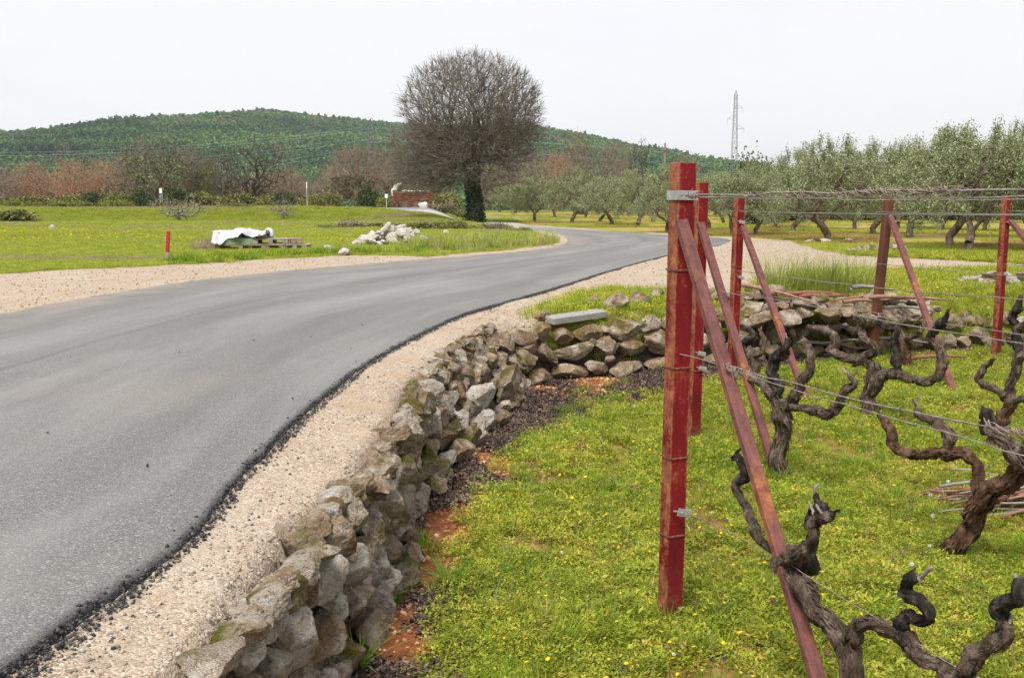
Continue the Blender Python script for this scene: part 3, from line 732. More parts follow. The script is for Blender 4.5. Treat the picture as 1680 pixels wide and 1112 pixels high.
# reddish clods and stones in the bare soil at the wall foot
n = 9000
sa = R.uniform(s_of(2.0), s_of(9.6), n); dd = -R.uniform(0.0, 0.75, n) ** 1.4
P2 = np.array([wall_at(a)[0] + wall_at(a)[2] * d for a, d in zip(sa, dd)])
ok = fbm(P2[:, 0] * 1.3, P2[:, 1] * 1.3, 3, 41) < R.uniform(-0.15, 0.3, n)
P2 = P2[ok]; sz = 0.002 + 0.013 * R.uniform(0, 1, len(P2)) ** 4.5
scatter_stones('soil_clods', M_CLOD, np.column_stack([P2, height(P2[:, 0], P2[:, 1]) + sz * 0.3]), sz, 'red earth clods and orange stones at the foot of the wall', 'soil')
# stones among the vineyard herbs
n = 1500
x_ = R.uniform(-0.5, 8, n); y_ = R.uniform(2.3, 11, n); ok = sd_poly(x_, y_, VINE_POLY) < -0.2
x_, y_ = x_[ok], y_[ok]; sz = 0.003 + 0.015 * R.uniform(0, 1, len(x_)) ** 4
scatter_stones('field_stones', M_CLOD, np.stack([x_, y_, height(x_, y_) + sz * 0.4], 1), sz, 'small orange stones lying among the vineyard herbs', 'stones')
# ------------------------------------------------------------------ steel posts, braces, wires
def steel(name, red, hw, hd):
    """paint over rust; the rust follows the profile's own edges (local x, y) and weather streaks"""
    s = N(name); X = s.sep()
    ex = s.rng(s.math('ABSOLUTE', X[0]), hw - 0.009, hw, 0, 1); ey = s.rng(s.math('ABSOLUTE', X[1]), hd - 0.009, hd, 0, 1)
    n1 = s.noise(9, 6, 0.65, s.map((1, 1, 0.35))); n2 = s.noise(70, 4, 0.7); n3 = s.noise(3.2, 3, 0.6)
    rustc = s.ramp(s.noise(30, 5, 0.7), [(0.3, (0.10, 0.035, 0.022)), (0.5, (0.24, 0.085, 0.04)), (0.72, (0.40, 0.16, 0.065))])
    purp = s.ramp(s.noise(22, 5, 0.7, s.map((1, 1, 0.4))), [(0.35, (0.085, 0.034, 0.034)), (0.55, (0.15, 0.058, 0.052)), (0.75, (0.22, 0.085, 0.06))])
    if red:
        paint = s.ramp(n1, [(0.3, (0.075, 0.004, 0.006)), (0.55, (0.165, 0.004, 0.008)), (0.8, (0.25, 0.008, 0.012))])
        f = s.rng(s.math('ADD', s.math('ADD', s.math('MULTIPLY', ex, 0.17), n1), s.math('MULTIPLY', s.math('SUBTRACT', n2, 0.5), 0.5)), 0.57, 0.70)
        c = s.mix(f, paint, rustc)
        c = s.mix(s.rng(s.noise(4, 5, 0.7, s.map((1, 1, 0.6), None, (3, 1, 2))), 0.60, 0.68, 0, 0.85), c, (0.03, 0.012, 0.010))
    else:
        c = s.mix(s.rng(s.math('ADD', n3, s.math('MULTIPLY', s.math('SUBTRACT', n1, 0.5), 0.6)), 0.48, 0.64, 0, 0.95), purp, rustc)
        c = s.mix(s.rng(n2, 0.54, 0.68, 0, 0.75), c, (0.04, 0.018, 0.016))
    c = s.mix(s.math('MULTIPLY', s.rng(X[2], 0.15, 0.42, 0.9, 0), s.rng(s.noise(26, 5, 0.7), 0.42, 0.6)), c, (0.13, 0.06, 0.035)) if red else c
    b = s.bump(s.math('ADD', n2, s.math('MULTIPLY', n1, 0.6)), 0.25, 0.004)
    return s.out(c, s.rng(n1, 0.3, 0.7, 0.5 if red else 0.65, 0.8), b, spec=0.25)
HWID, HDEP = 0.037, 0.031
M_POST = steel('red_paint_over_rust', True, HWID, HDEP)
M_BRACE = steel('purple_brown_rust', False, 0.03, 0.02)
def rusty_wood():
    s = N('brown_rusted_post'); n1 = s.noise(5, 6, 0.65, s.map((1, 1, 0.25)))
    c = s.ramp(n1, [(0.3, (0.05, 0.018, 0.012)), (0.55, (0.11, 0.038, 0.018)), (0.75, (0.24, 0.13, 0.045))])
    return s.out(c, 0.75, s.bump(s.noise(40, 5, 0.7), 0.3, 0.005))
M_POST2 = rusty_wood()
def galv():
    s = N('galvanised'); c = s.ramp(s.noise(35, 4, 0.6), [(0.3, (0.30, 0.31, 0.32)), (0.7, (0.55, 0.56, 0.57))]); return s.out(c, 0.42, metal=0.7)
M_GALV = galv()
def wire_mat():
    s = N('weathered_wire'); c = s.ramp(s.noise(60, 4, 0.6), [(0.3, (0.14, 0.115, 0.10)), (0.6, (0.29, 0.265, 0.25)), (0.8, (0.38, 0.36, 0.345))]); return s.out(c, 0.55, metal=0.35)
M_WIRE = wire_mat()
def tendril_mat():
    s = N('dry_tendril'); c = s.ramp(s.noise(45, 4, 0.6), [(0.3, (0.12, 0.085, 0.07)), (0.6, (0.26, 0.20, 0.17)), (0.8, (0.36, 0.30, 0.26))]); return s.out(c, 0.85)
M_TEND = tendril_mat()

def profile_mesh(name, length, hw, hd, mat, lip=True):
    """a hollow post: front web with two return flanges, open at the back, closed by a seam"""
    def f(bm):
        t = 0.007
        box(bm, (0, -hd + t / 2, length / 2), (2 * hw, t, length), None, 0.0015)          # web that faces the camera
        for sx in (-1, 1):
            box(bm, (sx * (hw - t / 2), t / 2 + 0.0004, length / 2), (t, 2 * hd - t - 0.001, length), None, 0.0015)
            if lip: box(bm, (sx * (hw - t - 0.0115), hd - t / 2, length / 2), (0.021, t, length), None, 0.0012)
    return bm_mesh(name, f, mat)
def strap_mesh(name, hw, hd, hgt, mat, gap=0.002):
    def f(bm):
        t = 0.0025
        a, b = hw + gap, hd + gap
        box(bm, (0, -b - t / 2, 0), (2 * a + 2 * t, t, hgt)); box(bm, (0, b + t / 2, 0), (2 * a + 2 * t, t, hgt))
        box(bm, (-a - t / 2, 0, 0), (t, 2 * b - 0.0005, hgt)); box(bm, (a + t / 2, 0, 0), (t, 2 * b - 0.0005, hgt))
    return bm_mesh(name, f, mat)
def clamp_mesh():
    def f(bm):
        box(bm, (0, -0.016, 0), (0.060, 0.003, 0.030), None, 0.001); box(bm, (0.0285, 0.0, 0), (0.003, 0.030, 0.030)); box(bm, (0.008, 0.0165, 0), (0.044, 0.003, 0.030))
        bar(bm, (-0.012, -0.028, 0), (-0.012, -0.012, 0), 0.0055, 8); bar(bm, (-0.045, -0.008, 0), (-0.02, -0.014, 0), 0.004, 6)
    return bm_mesh('clamp', f, M_GALV)
ME_CLAMP = clamp_mesh()
ROW_D = Vector((0.335, -0.942, 0)).normalized()
ROW_N = (-ROW_D.y, ROW_D.x)
def oriented(a, b, xhint):
    z = (b - a).normalized(); y = z.cross(xhint).normalized(); x = y.cross(z)
    return Matrix((x, y, z)).transposed().to_4x4()
def end_post(base, top, yaw, hw, hd, label, mat, brace_top=None, brace_bot=None, bw=0.03, bd=0.02, straps=(), clamps=(), top_strap=None, group='trellis end posts'):
    """base/top: world points of the post axis"""
    root = empty('trellis_post', (base.x, base.y, 0))
    tag(root, label, 'post', group)
    b0 = Vector((base.x, base.y, -0.15)); L = (top - b0).length
    M = oriented(b0, top, Vector((math.cos(yaw), math.sin(yaw), 0)))
    Mw = Matrix.Translation(b0) @ M
    inv = Matrix.Translation(-root.location)
    p = obj('post', profile_mesh('post', L, hw, hd, mat), root); p.matrix_basis = inv @ Mw
    for z in straps:
        o = obj('band', strap_mesh('band', hw, hd, 0.006, M_BRACE, 0.0015), root); o.matrix_basis = inv @ Mw @ Matrix.Translation((0, 0, z + 0.15))
    if top_strap:
        o = obj('wire_strap', strap_mesh('wire_strap', hw, hd, 0.034, M_GALV, 0.0035), root); o.matrix_basis = inv @ Mw @ Matrix.Translation((0, 0, top_strap + 0.15))
    for z, sx in clamps:
        o = obj('clamp', ME_CLAMP, root); o.matrix_basis = inv @ Mw @ Matrix.Translation((sx, -hd - 0.012, z + 0.15)) @ Matrix.Rotation(0.25, 4, 'Y')
    if brace_top is not None:
        d = (brace_bot - brace_top).normalized(); e = brace_bot + d * 0.12
        Mb = Matrix.Translation(brace_top) @ oriented(brace_top, e, Vector((ROW_N[0], ROW_N[1], 0)))
        Lb = (e - brace_top).length
        def rail(bm): box(bm, (0, 0, Lb / 2), (2 * bw, 2 * bd, Lb), None, 0.004)
        o = obj('brace', bm_mesh('brace', rail, M_BRACE), root); o.matrix_basis = inv @ Mb
        def weld(bm): bmesh.ops.create_icosphere(bm, subdivisions=2, radius=0.5)
        o = obj('weld', bm_mesh('weld', weld, M_POST, True), root); o.location = brace_top - Vector(root.location) + Vector((0, 0, -0.02)); o.scale = (0.055, 0.045, 0.05)
    return root
def post_from_px(bpx, bpy_, tpx, tpy, **k):
    base = G(bpx, bpy_, 0.0)
    top = PY(tpx, tpy, base.y - 0.0)
    return base, top
A_b = G(1098, 1023, 0); A_t = PY(1121, 268, A_b.y)
B_b = G(1137, 726, 0); B_t = PY(1151, 300, B_b.y)
C_b = Vector((2.08, 9.3, 0)); C_t = PY(1213, 325, 9.3)
D_b = G(1428, 592, 0); D_t = PY(1459, 322, D_b.y + 0.05)
E_b = G(1633, 586, 0); E_t = PY(1651, 321, E_b.y)
rowsN = ROW_N
end_post(A_b, A_t, 0.42, HWID, HDEP, 'nearest tall red steel post with rusty brace in the foreground', M_POST, PP(1112, 345, A_b, rowsN), PP(1351, 1145, A_b, rowsN),
         0.023, 0.015, (0.36, 0.66, 1.0, 1.36), ((0.455, 0.012),), A_t.z - 0.115)
end_post(B_b, B_t, 0.35, 0.037, 0.031, 'second red steel post standing just behind the nearest one', M_POST, PP(1149, 366, B_b, rowsN), PP(1287, 824, B_b, rowsN),
         0.026, 0.017, (0.5, 1.1), ((0.62, 0.01), (0.52, 0.02)), None)
end_post(C_b, C_t, 0.35, 0.04, 0.034, 'third red steel post in front of the pale gravel', M_POST, PP(1213, 372, C_b, rowsN) + Vector((0.02, -0.045, 0)), G(1326, 664, 0.0),
         0.027, 0.02, (0.6, 1.05), ((1.46, 0.0), (0.95, 0.02)), None)
end_post(D_b, D_t, 0.5, 0.04, 0.034, 'brown rusted post leaning in front of the rubble heap', M_POST2, PY(1461, 357, D_b.y - 0.05), G(1567, 650, 0.0),
         0.030, 0.02, (0.7,), ((1.5, 0.0),), None)
end_post(E_b, E_t, 0.45, 0.037, 0.034, 'rightmost red steel post at the edge of the picture', M_POST, PY(1657, 362, E_b.y - 0.05), PP(1900, 660, E_b, rowsN),
         0.03, 0.02, (0.6, 1.1), ((1.44, 0.0), (0.9, 0.0)), None)

def sweep(P, rad, sides=8, cap=True):
    """tube along a polyline with its own frames -> verts, quads"""
    P = np.asarray(P, float); n = len(P)
    T = np.gradient(P, axis=0); T /= np.linalg.norm(T, axis=1)[:, None] + 1e-9
    u = np.cross(T[0], [0.3, 0.2, 1.0]); u /= np.linalg.norm(u) + 1e-9
    U = []
    for i in range(n):
        u = u - T[i] * (u @ T[i]); u /= np.linalg.norm(u) + 1e-9; U.append(u)
    U = np.array(U); W = np.cross(T, U)
    a = np.linspace(0, 2 * math.pi, sides, endpoint=False)
    rad = np.asarray(rad, float)
    if rad.ndim == 1: rad = np.repeat(rad[:, None], sides, 1)
    V = P[:, None] + rad[:, :, None] * (np.cos(a)[None, :, None] * U[:, None] + np.sin(a)[None, :, None] * W[:, None])
    i, j = np.meshgrid(np.arange(n - 1), np.arange(sides), indexing='ij'); j2 = (j + 1) % sides
    F = np.stack([i * sides + j, i * sides + j2, (i + 1) * sides + j2, (i + 1) * sides + j], -1).reshape(-1, 4)
    V = V.reshape(-1, 3)
    if cap:
        for end, base in ((P[0] - T[0] * rad[0].mean() * 0.35, 0), (P[-1] + T[-1] * rad[-1].mean() * 0.45, (n - 1) * sides)):
            V = np.vstack([V, end]); c = len(V) - 1
            k = np.arange(sides); F = np.vstack([F, np.stack([base + k, base + (k + 1) % sides, np.full(sides, c), np.full(sides, c)], 1)])
    return V, F
def clean_quads(me):
    me.validate(); return me
def tube_obj(name, P, rad, sides, mat, parent=None, smooth=True):
    V, F = sweep(P, rad, sides)
    q = F[F[:, 2] != F[:, 3]]; t = F[F[:, 2] == F[:, 3]][:, :3]
    me = bpy.data.meshes.new(name)
    me.vertices.add(len(V)); 
    if parent: V = V - np.array(parent.location)
    me.vertices.foreach_set('co', np.asarray(V, np.float32).ravel())
    li = np.r_[q.ravel(), t.ravel()].astype(np.int32)
    me.loops.add(len(li)); me.loops.foreach_set('vertex_index', li)
    me.polygons.add(len(q) + len(t))
    me.polygons.foreach_set('loop_start', np.r_[np.arange(len(q)) * 4, len(q) * 4 + np.arange(len(t)) * 3].astype(np.int32))
    me.polygons.foreach_set('use_smooth', np.full(len(q) + len(t), smooth))
    me.materials.append(mat); me.update(calc_edges=True)
    return obj(name, me, parent)

def wire(points, r, label, sag=0.012, wob=0.004, mat=None, name='trellis_wire'):
    P = catmull(points, 70) if len(points) > 2 else np.linspace(points[0], points[1], 70)
    t = np.linspace(0, 1, 70)
    P = P + np.stack([wob * (vnoise(t * 14, t * 0 + r * 900, 3)), t * 0, wob * 1.6 * vnoise(t * 17, t * 0 + r * 700, 9) - sag * 4 * t * (1 - t)], 1)
    o = tube_obj(name, P, np.full(70, r), 6, mat or M_WIRE)
    return tag(o, label, 'wire', 'wires of the vine trellis')
def on_row(base, t, z): return Vector((base.x, base.y, 0)) + ROW_D * t + Vector((0, 0, z))
zt = A_t.z - 0.115
# nearest row
wire([on_row(A_b, 0.05, zt), on_row(A_b, 1.2, zt - 0.005), on_row(A_b, 2.4, zt + 0.006)], 0.0028, 'thick top wire wound with dry tendrils running from the nearest post', 0.0, 0.006)
wire([on_row(A_b, 0.05, zt - 0.006), on_row(A_b, 1.2, zt - 0.016), on_row(A_b, 2.4, zt - 0.02)], 0.0018, 'thin wire just under the tendril wound top wire', 0.004, 0.005)
wire([PP(1098, 578, A_b, rowsN), PP(1135, 585, A_b, rowsN), PP(1200, 603, A_b, rowsN), PP(1440, 663, A_b, rowsN), PP(1690, 712, A_b, rowsN), PP(1800, 735, A_b, rowsN)], 0.0022, 'upper of the two middle wires of the nearest row', 0.0, 0.006)
wire([PP(1205, 608, A_b, rowsN), PP(1320, 645, A_b, rowsN), PP(1440, 678, A_b, rowsN), PP(1690, 750, A_b, rowsN), PP(1800, 782, A_b, rowsN)], 0.0018, 'lower of the two middle wires of the nearest row', 0.0, 0.004)
wire([PP(1118, 835, A_b, rowsN), PP(1260, 905, A_b, rowsN), PP(1480, 1040, A_b, rowsN), PP(1700, 1170, A_b, rowsN)], 0.0013, 'thin rusty low wire stretched along the nearest vines', 0.0, 0.004, M_TEND)
# second row
wire([on_row(B_b, -0.02, 1.66), on_row(B_b, 2.2, 1.63), on_row(B_b, 4.6, 1.65)], 0.0026, 'top wire of the second vine row', 0.01)
wire([PP(1146, 473, B_b, rowsN), PP(1300, 497, B_b, rowsN), PP(1500, 535, B_b, rowsN), PP(1760, 575, B_b, rowsN)], 0.0026, 'middle wire of the second vine row', 0.0)
# third row
wire([on_row(C_b, -0.02, 1.56), on_row(C_b, 3.0, 1.56), on_row(C_b, 5.8, 1.58)], 0.0034, 'barbed looking top wire of the third vine row', 0.02)
wire([PP(1206, 444, C_b, rowsN), PP(1330, 460, C_b, rowsN), PP(1500, 478, C_b, rowsN), PP(1760, 496, C_b, rowsN)], 0.003, 'middle wire of the third vine row', 0.0)
wire([PP(1200, 478, C_b, rowsN), PP(1330, 495, C_b, rowsN), PP(1500, 523, C_b, rowsN), PP(1760, 560, C_b, rowsN)], 0.0026, 'lower wire of the third vine row', 0.0)
# fourth and fifth rows
wire([on_row(D_b, -0.02, 1.55), on_row(D_b, 4, 1.56)], 0.0032, 'top wire running from the brown rusted post', 0.02)
wire([on_row(D_b, -0.02, 1.02), on_row(D_b, 4, 1.02)], 0.0028, 'middle wire running from the brown rusted post', 0.02)
wire([on_row(E_b, -0.02, 1.56), on_row(E_b, 2.6, 1.57)], 0.0034, 'top wire running from the rightmost red post', 0.01)
wire([on_row(E_b, -0.02, 1.0), on_row(E_b, 2.6, 1.0)], 0.0028, 'middle wire running from the rightmost red post', 0.01)

# dry tendrils knotted round the nearest wires
def tendril_knot(base, t, z, n, spread, label, seed, length=0.16):
    rs = np.random.default_rng(seed)
    c = on_row(base, t, z); root = empty('dry_tendril', c)
    tag(root, label, 'tendril', 'dry tendrils on the wires')
    for i in range(n):
        k = 26; th = np.linspace(0, rs.uniform(4, 14), k) + rs.uniform(0, 6); s = np.linspace(-0.5, 0.5, k) * rs.uniform(0.4, 1.0) * length + rs.normal(0, spread * 0.35)
        rr0 = rs.uniform(0.003, 0.009) * (1 + 1.6 * np.abs(np.linspace(-1, 1, k)) ** 3 * rs.uniform(0, 1.3))
        D = np.array(ROW_D); Nn = np.array([rowsN[0], rowsN[1], 0.0])
        P = np.array(c) + s[:, None] * D + (rr0 * np.cos(th))[:, None] * Nn + (rr0 * np.sin(th))[:, None] * np.array([0, 0, 1.0])
        if rs.random() < 0.35: P[-8:, 2] += np.linspace(0, rs.uniform(-0.05, 0.03), 8)
        tube_obj('strand', P, np.linspace(0.0016, 0.0009, k), 5, M_TEND, root)
tendril_knot(A_b, 0.13, zt, 12, 0.03, 'pale frayed tendril knot where the top wire leaves the nearest post', 1, 0.08)
def t_at(px): q = PP(px, 318, A_b, rowsN); return (q.x - A_b.x) * ROW_D.x + (q.y - A_b.y) * ROW_D.y
for i, (t, n, lab) in enumerate([(t_at(1250), 3, 'first thin tendril winding on the top wire right of the nearest post'), (t_at(1310), 4, 'second tendril winding on the top wire, left of the thick one'), (t_at(1455), 11, 'thick dark bundle of tendrils wound in the middle of the top wire'),
                                 (t_at(1545), 10, 'ragged tendrils hanging from the top wire right of the thick bundle'), (t_at(1395), 6, 'short tendril coil just left of the thick bundle')]):
    tendril_knot(A_b, t, zt - 0.003, n, 0.08, lab, 10 + i, 0.17)
kz = PP(1205, 606, A_b, rowsN)
kt = (kz.x - A_b.x) * ROW_D.x + (kz.y - A_b.y) * ROW_D.y
tendril_knot(A_b, kt, kz.z, 12, 0.03, 'pale wire and tendril knot on the rusty brace of the nearest post', 30, 0.10)
tendril_knot(A_b, kt + 0.13, kz.z - 0.004, 6, 0.03, 'smaller tendril knot on the middle wire beside the brace', 31, 0.10)
kz = PP(1655, 705, A_b, rowsN); kt = (kz.x - A_b.x) * ROW_D.x + (kz.y - A_b.y) * ROW_D.y
tendril_knot(A_b, kt, kz.z, 9, 0.04, 'grey twisted wire splice at the right end of the middle wire', 32, 0.2)
# ------------------------------------------------------------------ old vines
def bark(name, a, b, c, scale=1.0):
    s = N(name); w = s.world()
    st = s.noise(14 * scale, 6, 0.7, s.map((1, 1, 0.22), w)); n2 = s.noise(70 * scale, 5, 0.7, w); n3 = s.noise(6 * scale, 3, 0.6, w)
    col = s.ramp(st, [(0.3, a), (0.52, b), (0.75, c)])
    col = s.mix(s.rng(n2, 0.55, 0.7, 0, 0.6), col, (a[0] * 0.5, a[1] * 0.5, a[2] * 0.5))
    col = s.mix(s.rng(n3, 0.52, 0.68, 0, 0.5), col, (c[0] * 1.2, c[1] * 1.2, c[2] * 1.25))
    bu = s.bump(s.math('ADD', st, s.math('MULTIPLY', n2, 0.6)), 1.0, 0.03)
    return s.out(col, 0.93, bu, spec=0.15)
M_VINE = bark('vine_bark', (0.035, 0.025, 0.018), (0.15, 0.108, 0.078), (0.38, 0.30, 0.235), 3.0)
M_VINE_RED = bark('vine_bark_reddish', (0.035, 0.017, 0.010), (0.135, 0.074, 0.042), (0.30, 0.19, 0.13), 3.0)
M_CHAR = bark('vine_wood_blackened', (0.012, 0.010, 0.009), (0.050, 0.040, 0.034), (0.20, 0.165, 0.14), 3.0)
def cane_mat():
    s = N('cut_cane'); c = s.ramp(s.noise(30, 4, 0.6, s.world()), [(0.3, (0.10, 0.08, 0.07)), (0.7, (0.27, 0.24, 0.22))]); return s.out(c, 0.85)
M_CANE = cane_mat()
class Soup0:
    def __init__(s): s.v, s.f = [], []
    def quad(s, a, b, c, d):
        k = len(s.v); s.v += [a, b, c, d]; s.f.append((k, k + 1, k + 2, k + 3))
def gnarled(name, P, r, mat, parent, seed, sides=16, step=0.011, gn=1.0, flakes=True):
    P = np.array([tuple(p) for p in P]); L = np.linalg.norm(np.diff(P, axis=0), axis=1).sum()
    n = max(8, int(L / step)); Q = catmull(P, n)
    t = np.linspace(0, 1, n)
    rad = np.interp(t, np.linspace(0, 1, len(r)), r) if isinstance(r, (list, tuple)) else np.full(n, r)
    s = t * L; rm = float(np.mean(rad))
    f = 1.0 / max(rm, 0.008)
    kn = 1.0
    rk = np.random.default_rng(seed + 40)
    for _ in range(max(2, int(L / (rm * 7)))): kn = kn + rk.uniform(0.15, 0.5) * np.exp(-((s - rk.uniform(0, L)) / (rm * rk.uniform(0.6, 1.2))) ** 2)
    rad = rad * kn / np.mean(kn)
    Q = Q + rm * 0.8 * gn * np.stack([vnoise(s * f * 0.5, s * 0 + seed, 1), vnoise(s * f * 0.5, s * 0 + seed, 2), 0.5 * vnoise(s * f * 0.5, s * 0 + seed, 3)], 1)
    a = np.linspace(0, 2 * math.pi, sides, endpoint=False)
    S, A = np.meshgrid(s, a, indexing='ij')
    tw = A + S * f * 0.22 + seed
    ridge = vnoise(np.cos(tw) * 2.6 + seed, np.sin(tw) * 2.6 + S * f * 0.10, 5) + 0.6 * vnoise(np.cos(tw) * 5 + seed, np.sin(tw) * 5 + S * f * 0.2, 6)
    lump = 0.9 * vnoise(S * f * 0.45 + np.cos(A) * 0.6, np.sin(A) * 0.6 + seed, 7)
    tw2 = A + S * f * 0.10 + seed * 2
    strip = np.abs(vnoise(np.cos(tw2) * 7 + seed, np.sin(tw2) * 7 + S * f * 0.14, 8))
    strip2 = np.abs(vnoise(np.cos(tw2) * 12 + seed, np.sin(tw2) * 12 + S * f * 0.3, 9))
    RR = rad[:, None] * (0.97 + gn * (0.46 * ridge + 0.44 * lump + 0.45 * strip + 0.25 * strip2 - 0.12))
    o = tube_obj(name, Q, RR, sides, mat, parent)
    if flakes and rm > 0.012:                       # shaggy loose strips of bark
        rf = np.random.default_rng(seed + 500); m = int(L * 420 * min(1.6, rm / 0.025)); so = Soup0()
        T = np.gradient(Q, axis=0); T /= np.linalg.norm(T, axis=1)[:, None] + 1e-9
        for _ in range(m):
            k = rf.integers(0, n - 1); tv = T[k]; e = np.cross(tv, rf.normal(size=3)); e /= np.linalg.norm(e) + 1e-9; sdv = np.cross(tv, e)
            p = Q[k] + e * rad[k] * rf.uniform(0.92, 1.12); l = rf.uniform(0.8, 2.6) * rm; w_ = rf.uniform(0.05, 0.15) * rm; lift = rf.uniform(0.05, 0.35) * rm; tv = tv * rf.choice([-1, 1]) + rf.normal(0, 0.12, 3)
            a_, b_, c_ = p - tv * l / 2 - e * rm * 0.1, p + e * 0.05 * rm, p + tv * l / 2 + e * lift
            so.quad(a_ - sdv * w_, a_ + sdv * w_, b_ + sdv * w_, b_ - sdv * w_); so.quad(b_ - sdv * w_, b_ + sdv * w_, c_ + sdv * w_ * 0.5, c_ - sdv * w_ * 0.5)
        fo = obj('loose_bark', mesh_np('loose_bark', np.array(so.v) - np.array(parent.location), so.f, mat), o); fo['kind'] = 'stuff'
    return o
def vine(label, plane, base_z, parts, seed, sides=16, step=0.011):
    """parts: (name, [(px,py[,offset])...], radius list, material, (child stubs))"""
    first = parts[0][1]
    root_p = PP(first[0][0], first[0][1], plane, ROW_N)
    root = empty('grapevine', (root_p.x, root_p.y, 0))
    tag(root, label, 'grapevine', 'old pruned grapevines in rows')
    for k, (nm, px, r, mat) in enumerate(parts):
        P = []
        for q in px:
            w = PP(q[0], q[1], plane, ROW_N)
            if len(q) > 2: w = w + Vector((ROW_N[0], ROW_N[1], 0)) * q[2]
            P.append(w)
        if k == 0: P[0].z = base_z
        sd = seed * 10 + k
        if nm == 'cane_stub': gnarled(nm, P, r, mat, root, sd, 8, 0.008, 0.35)
        else: arm_o = gnarled(nm, P, [q_ * 0.86 for q_ in r], mat, root, sd, sides, step, 1.35)
        if nm == 'arm':                          # short pruned spurs
            rq = np.random.default_rng(sd + 900); Pn = np.array([tuple(p) for p in P])
            for _ in range(1):
                q = Pn[-1] * (1 - (w_ := rq.uniform(0.0, 0.55))) + Pn[max(0, len(Pn) - 2)] * w_; e = np.array([rq.normal(0, 0.6), rq.normal(0, 0.4), 1.0]); e /= np.linalg.norm(e); l_ = rq.uniform(0.015, 0.045)
                stub = gnarled('cane_stub', [q, q + e * (r[-1] * 0.8 + l_ * 0.5), q + e * (r[-1] * 0.8 + l_) + rq.normal(0, 0.006, 3)], [0.006, 0.005, 0.004], M_CANE if rq.random() < 0.6 else mat, root, sd + 7, 8, 0.008, 0.5, False); stub.parent = arm_o
    return root
def z5(*pts): return [(1100 + p[0] * 0.3526, 720 + p[1] * 0.3526) + tuple(p[2:]) for p in pts]
def z6(*pts): return [(1180 + p[0] * 0.3418, 420 + p[1] * 0.3418) + tuple(p[2:]) for p in pts]
v1 = vine('nearest gnarled grapevine twisting up in front of the rusty brace', A_b, -0.06, [
    ('trunk', z5((845, 1560), (842, 1300), (838, 1112), (826, 1000), (775, 905), (690, 790), (620, 705), (560, 640), (515, 590)), [0.052, 0.042, 0.038, 0.036, 0.036, 0.034, 0.030, 0.030, 0.026], M_VINE),
    ('arm', z5((500, 600), (545, 560), (620, 512), (672, 450), (690, 395), (738, 362)), [0.026, 0.025, 0.023, 0.021, 0.020, 0.019], M_VINE),
    ('arm', z5((690, 400), (712, 372), (745, 355)), [0.017, 0.021, 0.016], M_CHAR),
    ('cane_stub', z5((672, 352), (655, 320), (642, 290)), [0.006, 0.005, 0.004], M_CANE),
    ('arm', z5((575, 640, 0.05), (570, 540, 0.06), (560, 450, 0.07), (530, 395, 0.08), (560, 345, 0.09), (612, 330, 0.09)), [0.022, 0.022, 0.02, 0.018, 0.018, 0.015], M_CHAR),
    ('arm', z5((600, 335, 0.09), (572, 300, 0.09), (556, 268, 0.09)), [0.012, 0.010, 0.007], M_CHAR),
    ('arm', z5((560, 610, 0.04), (470, 535, 0.05), (400, 515, 0.05), (340, 470, 0.05), (322, 400, 0.05), (285, 315, 0.05), (242, 240, 0.05), (255, 195, 0.05), (280, 165, 0.05)), [0.024, 0.019, 0.018, 0.018, 0.017, 0.018, 0.017, 0.019, 0.015], M_VINE),
    ('arm', z5((262, 215, 0.05), (288, 180, 0.05), (280, 125, 0.05), (258, 90, 0.05), (232, 92, 0.05)), [0.014, 0.017, 0.016, 0.014, 0.010], M_CHAR),
    ('arm', z5((800, 1000), (845, 905), (900, 860), (960, 852), (1030, 890), (1095, 945), (1180, 1015), (1270, 1078), (1370, 1135), (1500, 1210)), [0.030, 0.026, 0.022, 0.022, 0.022, 0.023, 0.022, 0.022, 0.024, 0.024], M_VINE),
    ('arm', z5((1120, 960), (1075, 880), (1105, 815), (1165, 850), (1205, 815), (1170, 760), (1105, 730), (1100, 690), (1135, 640)), [0.020, 0.020, 0.019, 0.018, 0.018, 0.018, 0.019, 0.017, 0.017], M_CHAR),
    ('cane_stub', z5((1160, 650), (1190, 620), (1215, 595)), [0.007, 0.006, 0.005], M_CANE),
    ('arm', z5((1330, 1130), (1390, 1060), (1470, 975), (1545, 915), (1575, 865)), [0.020, 0.022, 0.022, 0.022, 0.018], M_VINE),
    ('arm', z5((1570, 890), (1525, 810), (1570, 760), (1640, 720), (1650, 680), (1700, 640)), [0.018, 0.019, 0.019, 0.017, 0.016, 0.014], M_CHAR),
    ('cane_stub', z5((1625, 700), (1612, 660), (1598, 628)), [0.006, 0.005, 0.004], M_CANE)], 1, 34, 0.006)
v2 = vine('upright grapevine with three black arms behind the second brace', B_b, -0.05, [
    ('trunk', z6((285, 1060), (292, 960), (300, 860), (302, 770), (292, 712)), [0.068, 0.056, 0.052, 0.050, 0.046], M_VINE),
    ('arm', z6((290, 730), (265, 680), (245, 640), (200, 612), (150, 592)), [0.042, 0.036, 0.030, 0.025, 0.020], M_VINE),
    ('arm', z6((275, 690), (275, 610), (255, 545), (285, 475), (325, 435), (330, 400)), [0.036, 0.034, 0.034, 0.032, 0.026, 0.020], M_CHAR),
    ('arm', z6((305, 735), (375, 655), (410, 590), (450, 510), (440, 450), (395, 402)), [0.040, 0.034, 0.032, 0.032, 0.026, 0.016], M_VINE),
    ('arm', z6((310, 720), (390, 728), (480, 750), (540, 755), (575, 705), (615, 645), (648, 600), (630, 570)), [0.032, 0.026, 0.026, 0.034, 0.028, 0.026, 0.022, 0.014], M_VINE),
    ('cane_stub', z6((640, 590), (610, 560), (590, 535)), [0.009, 0.007, 0.006], M_CANE)], 2, 26, 0.009)
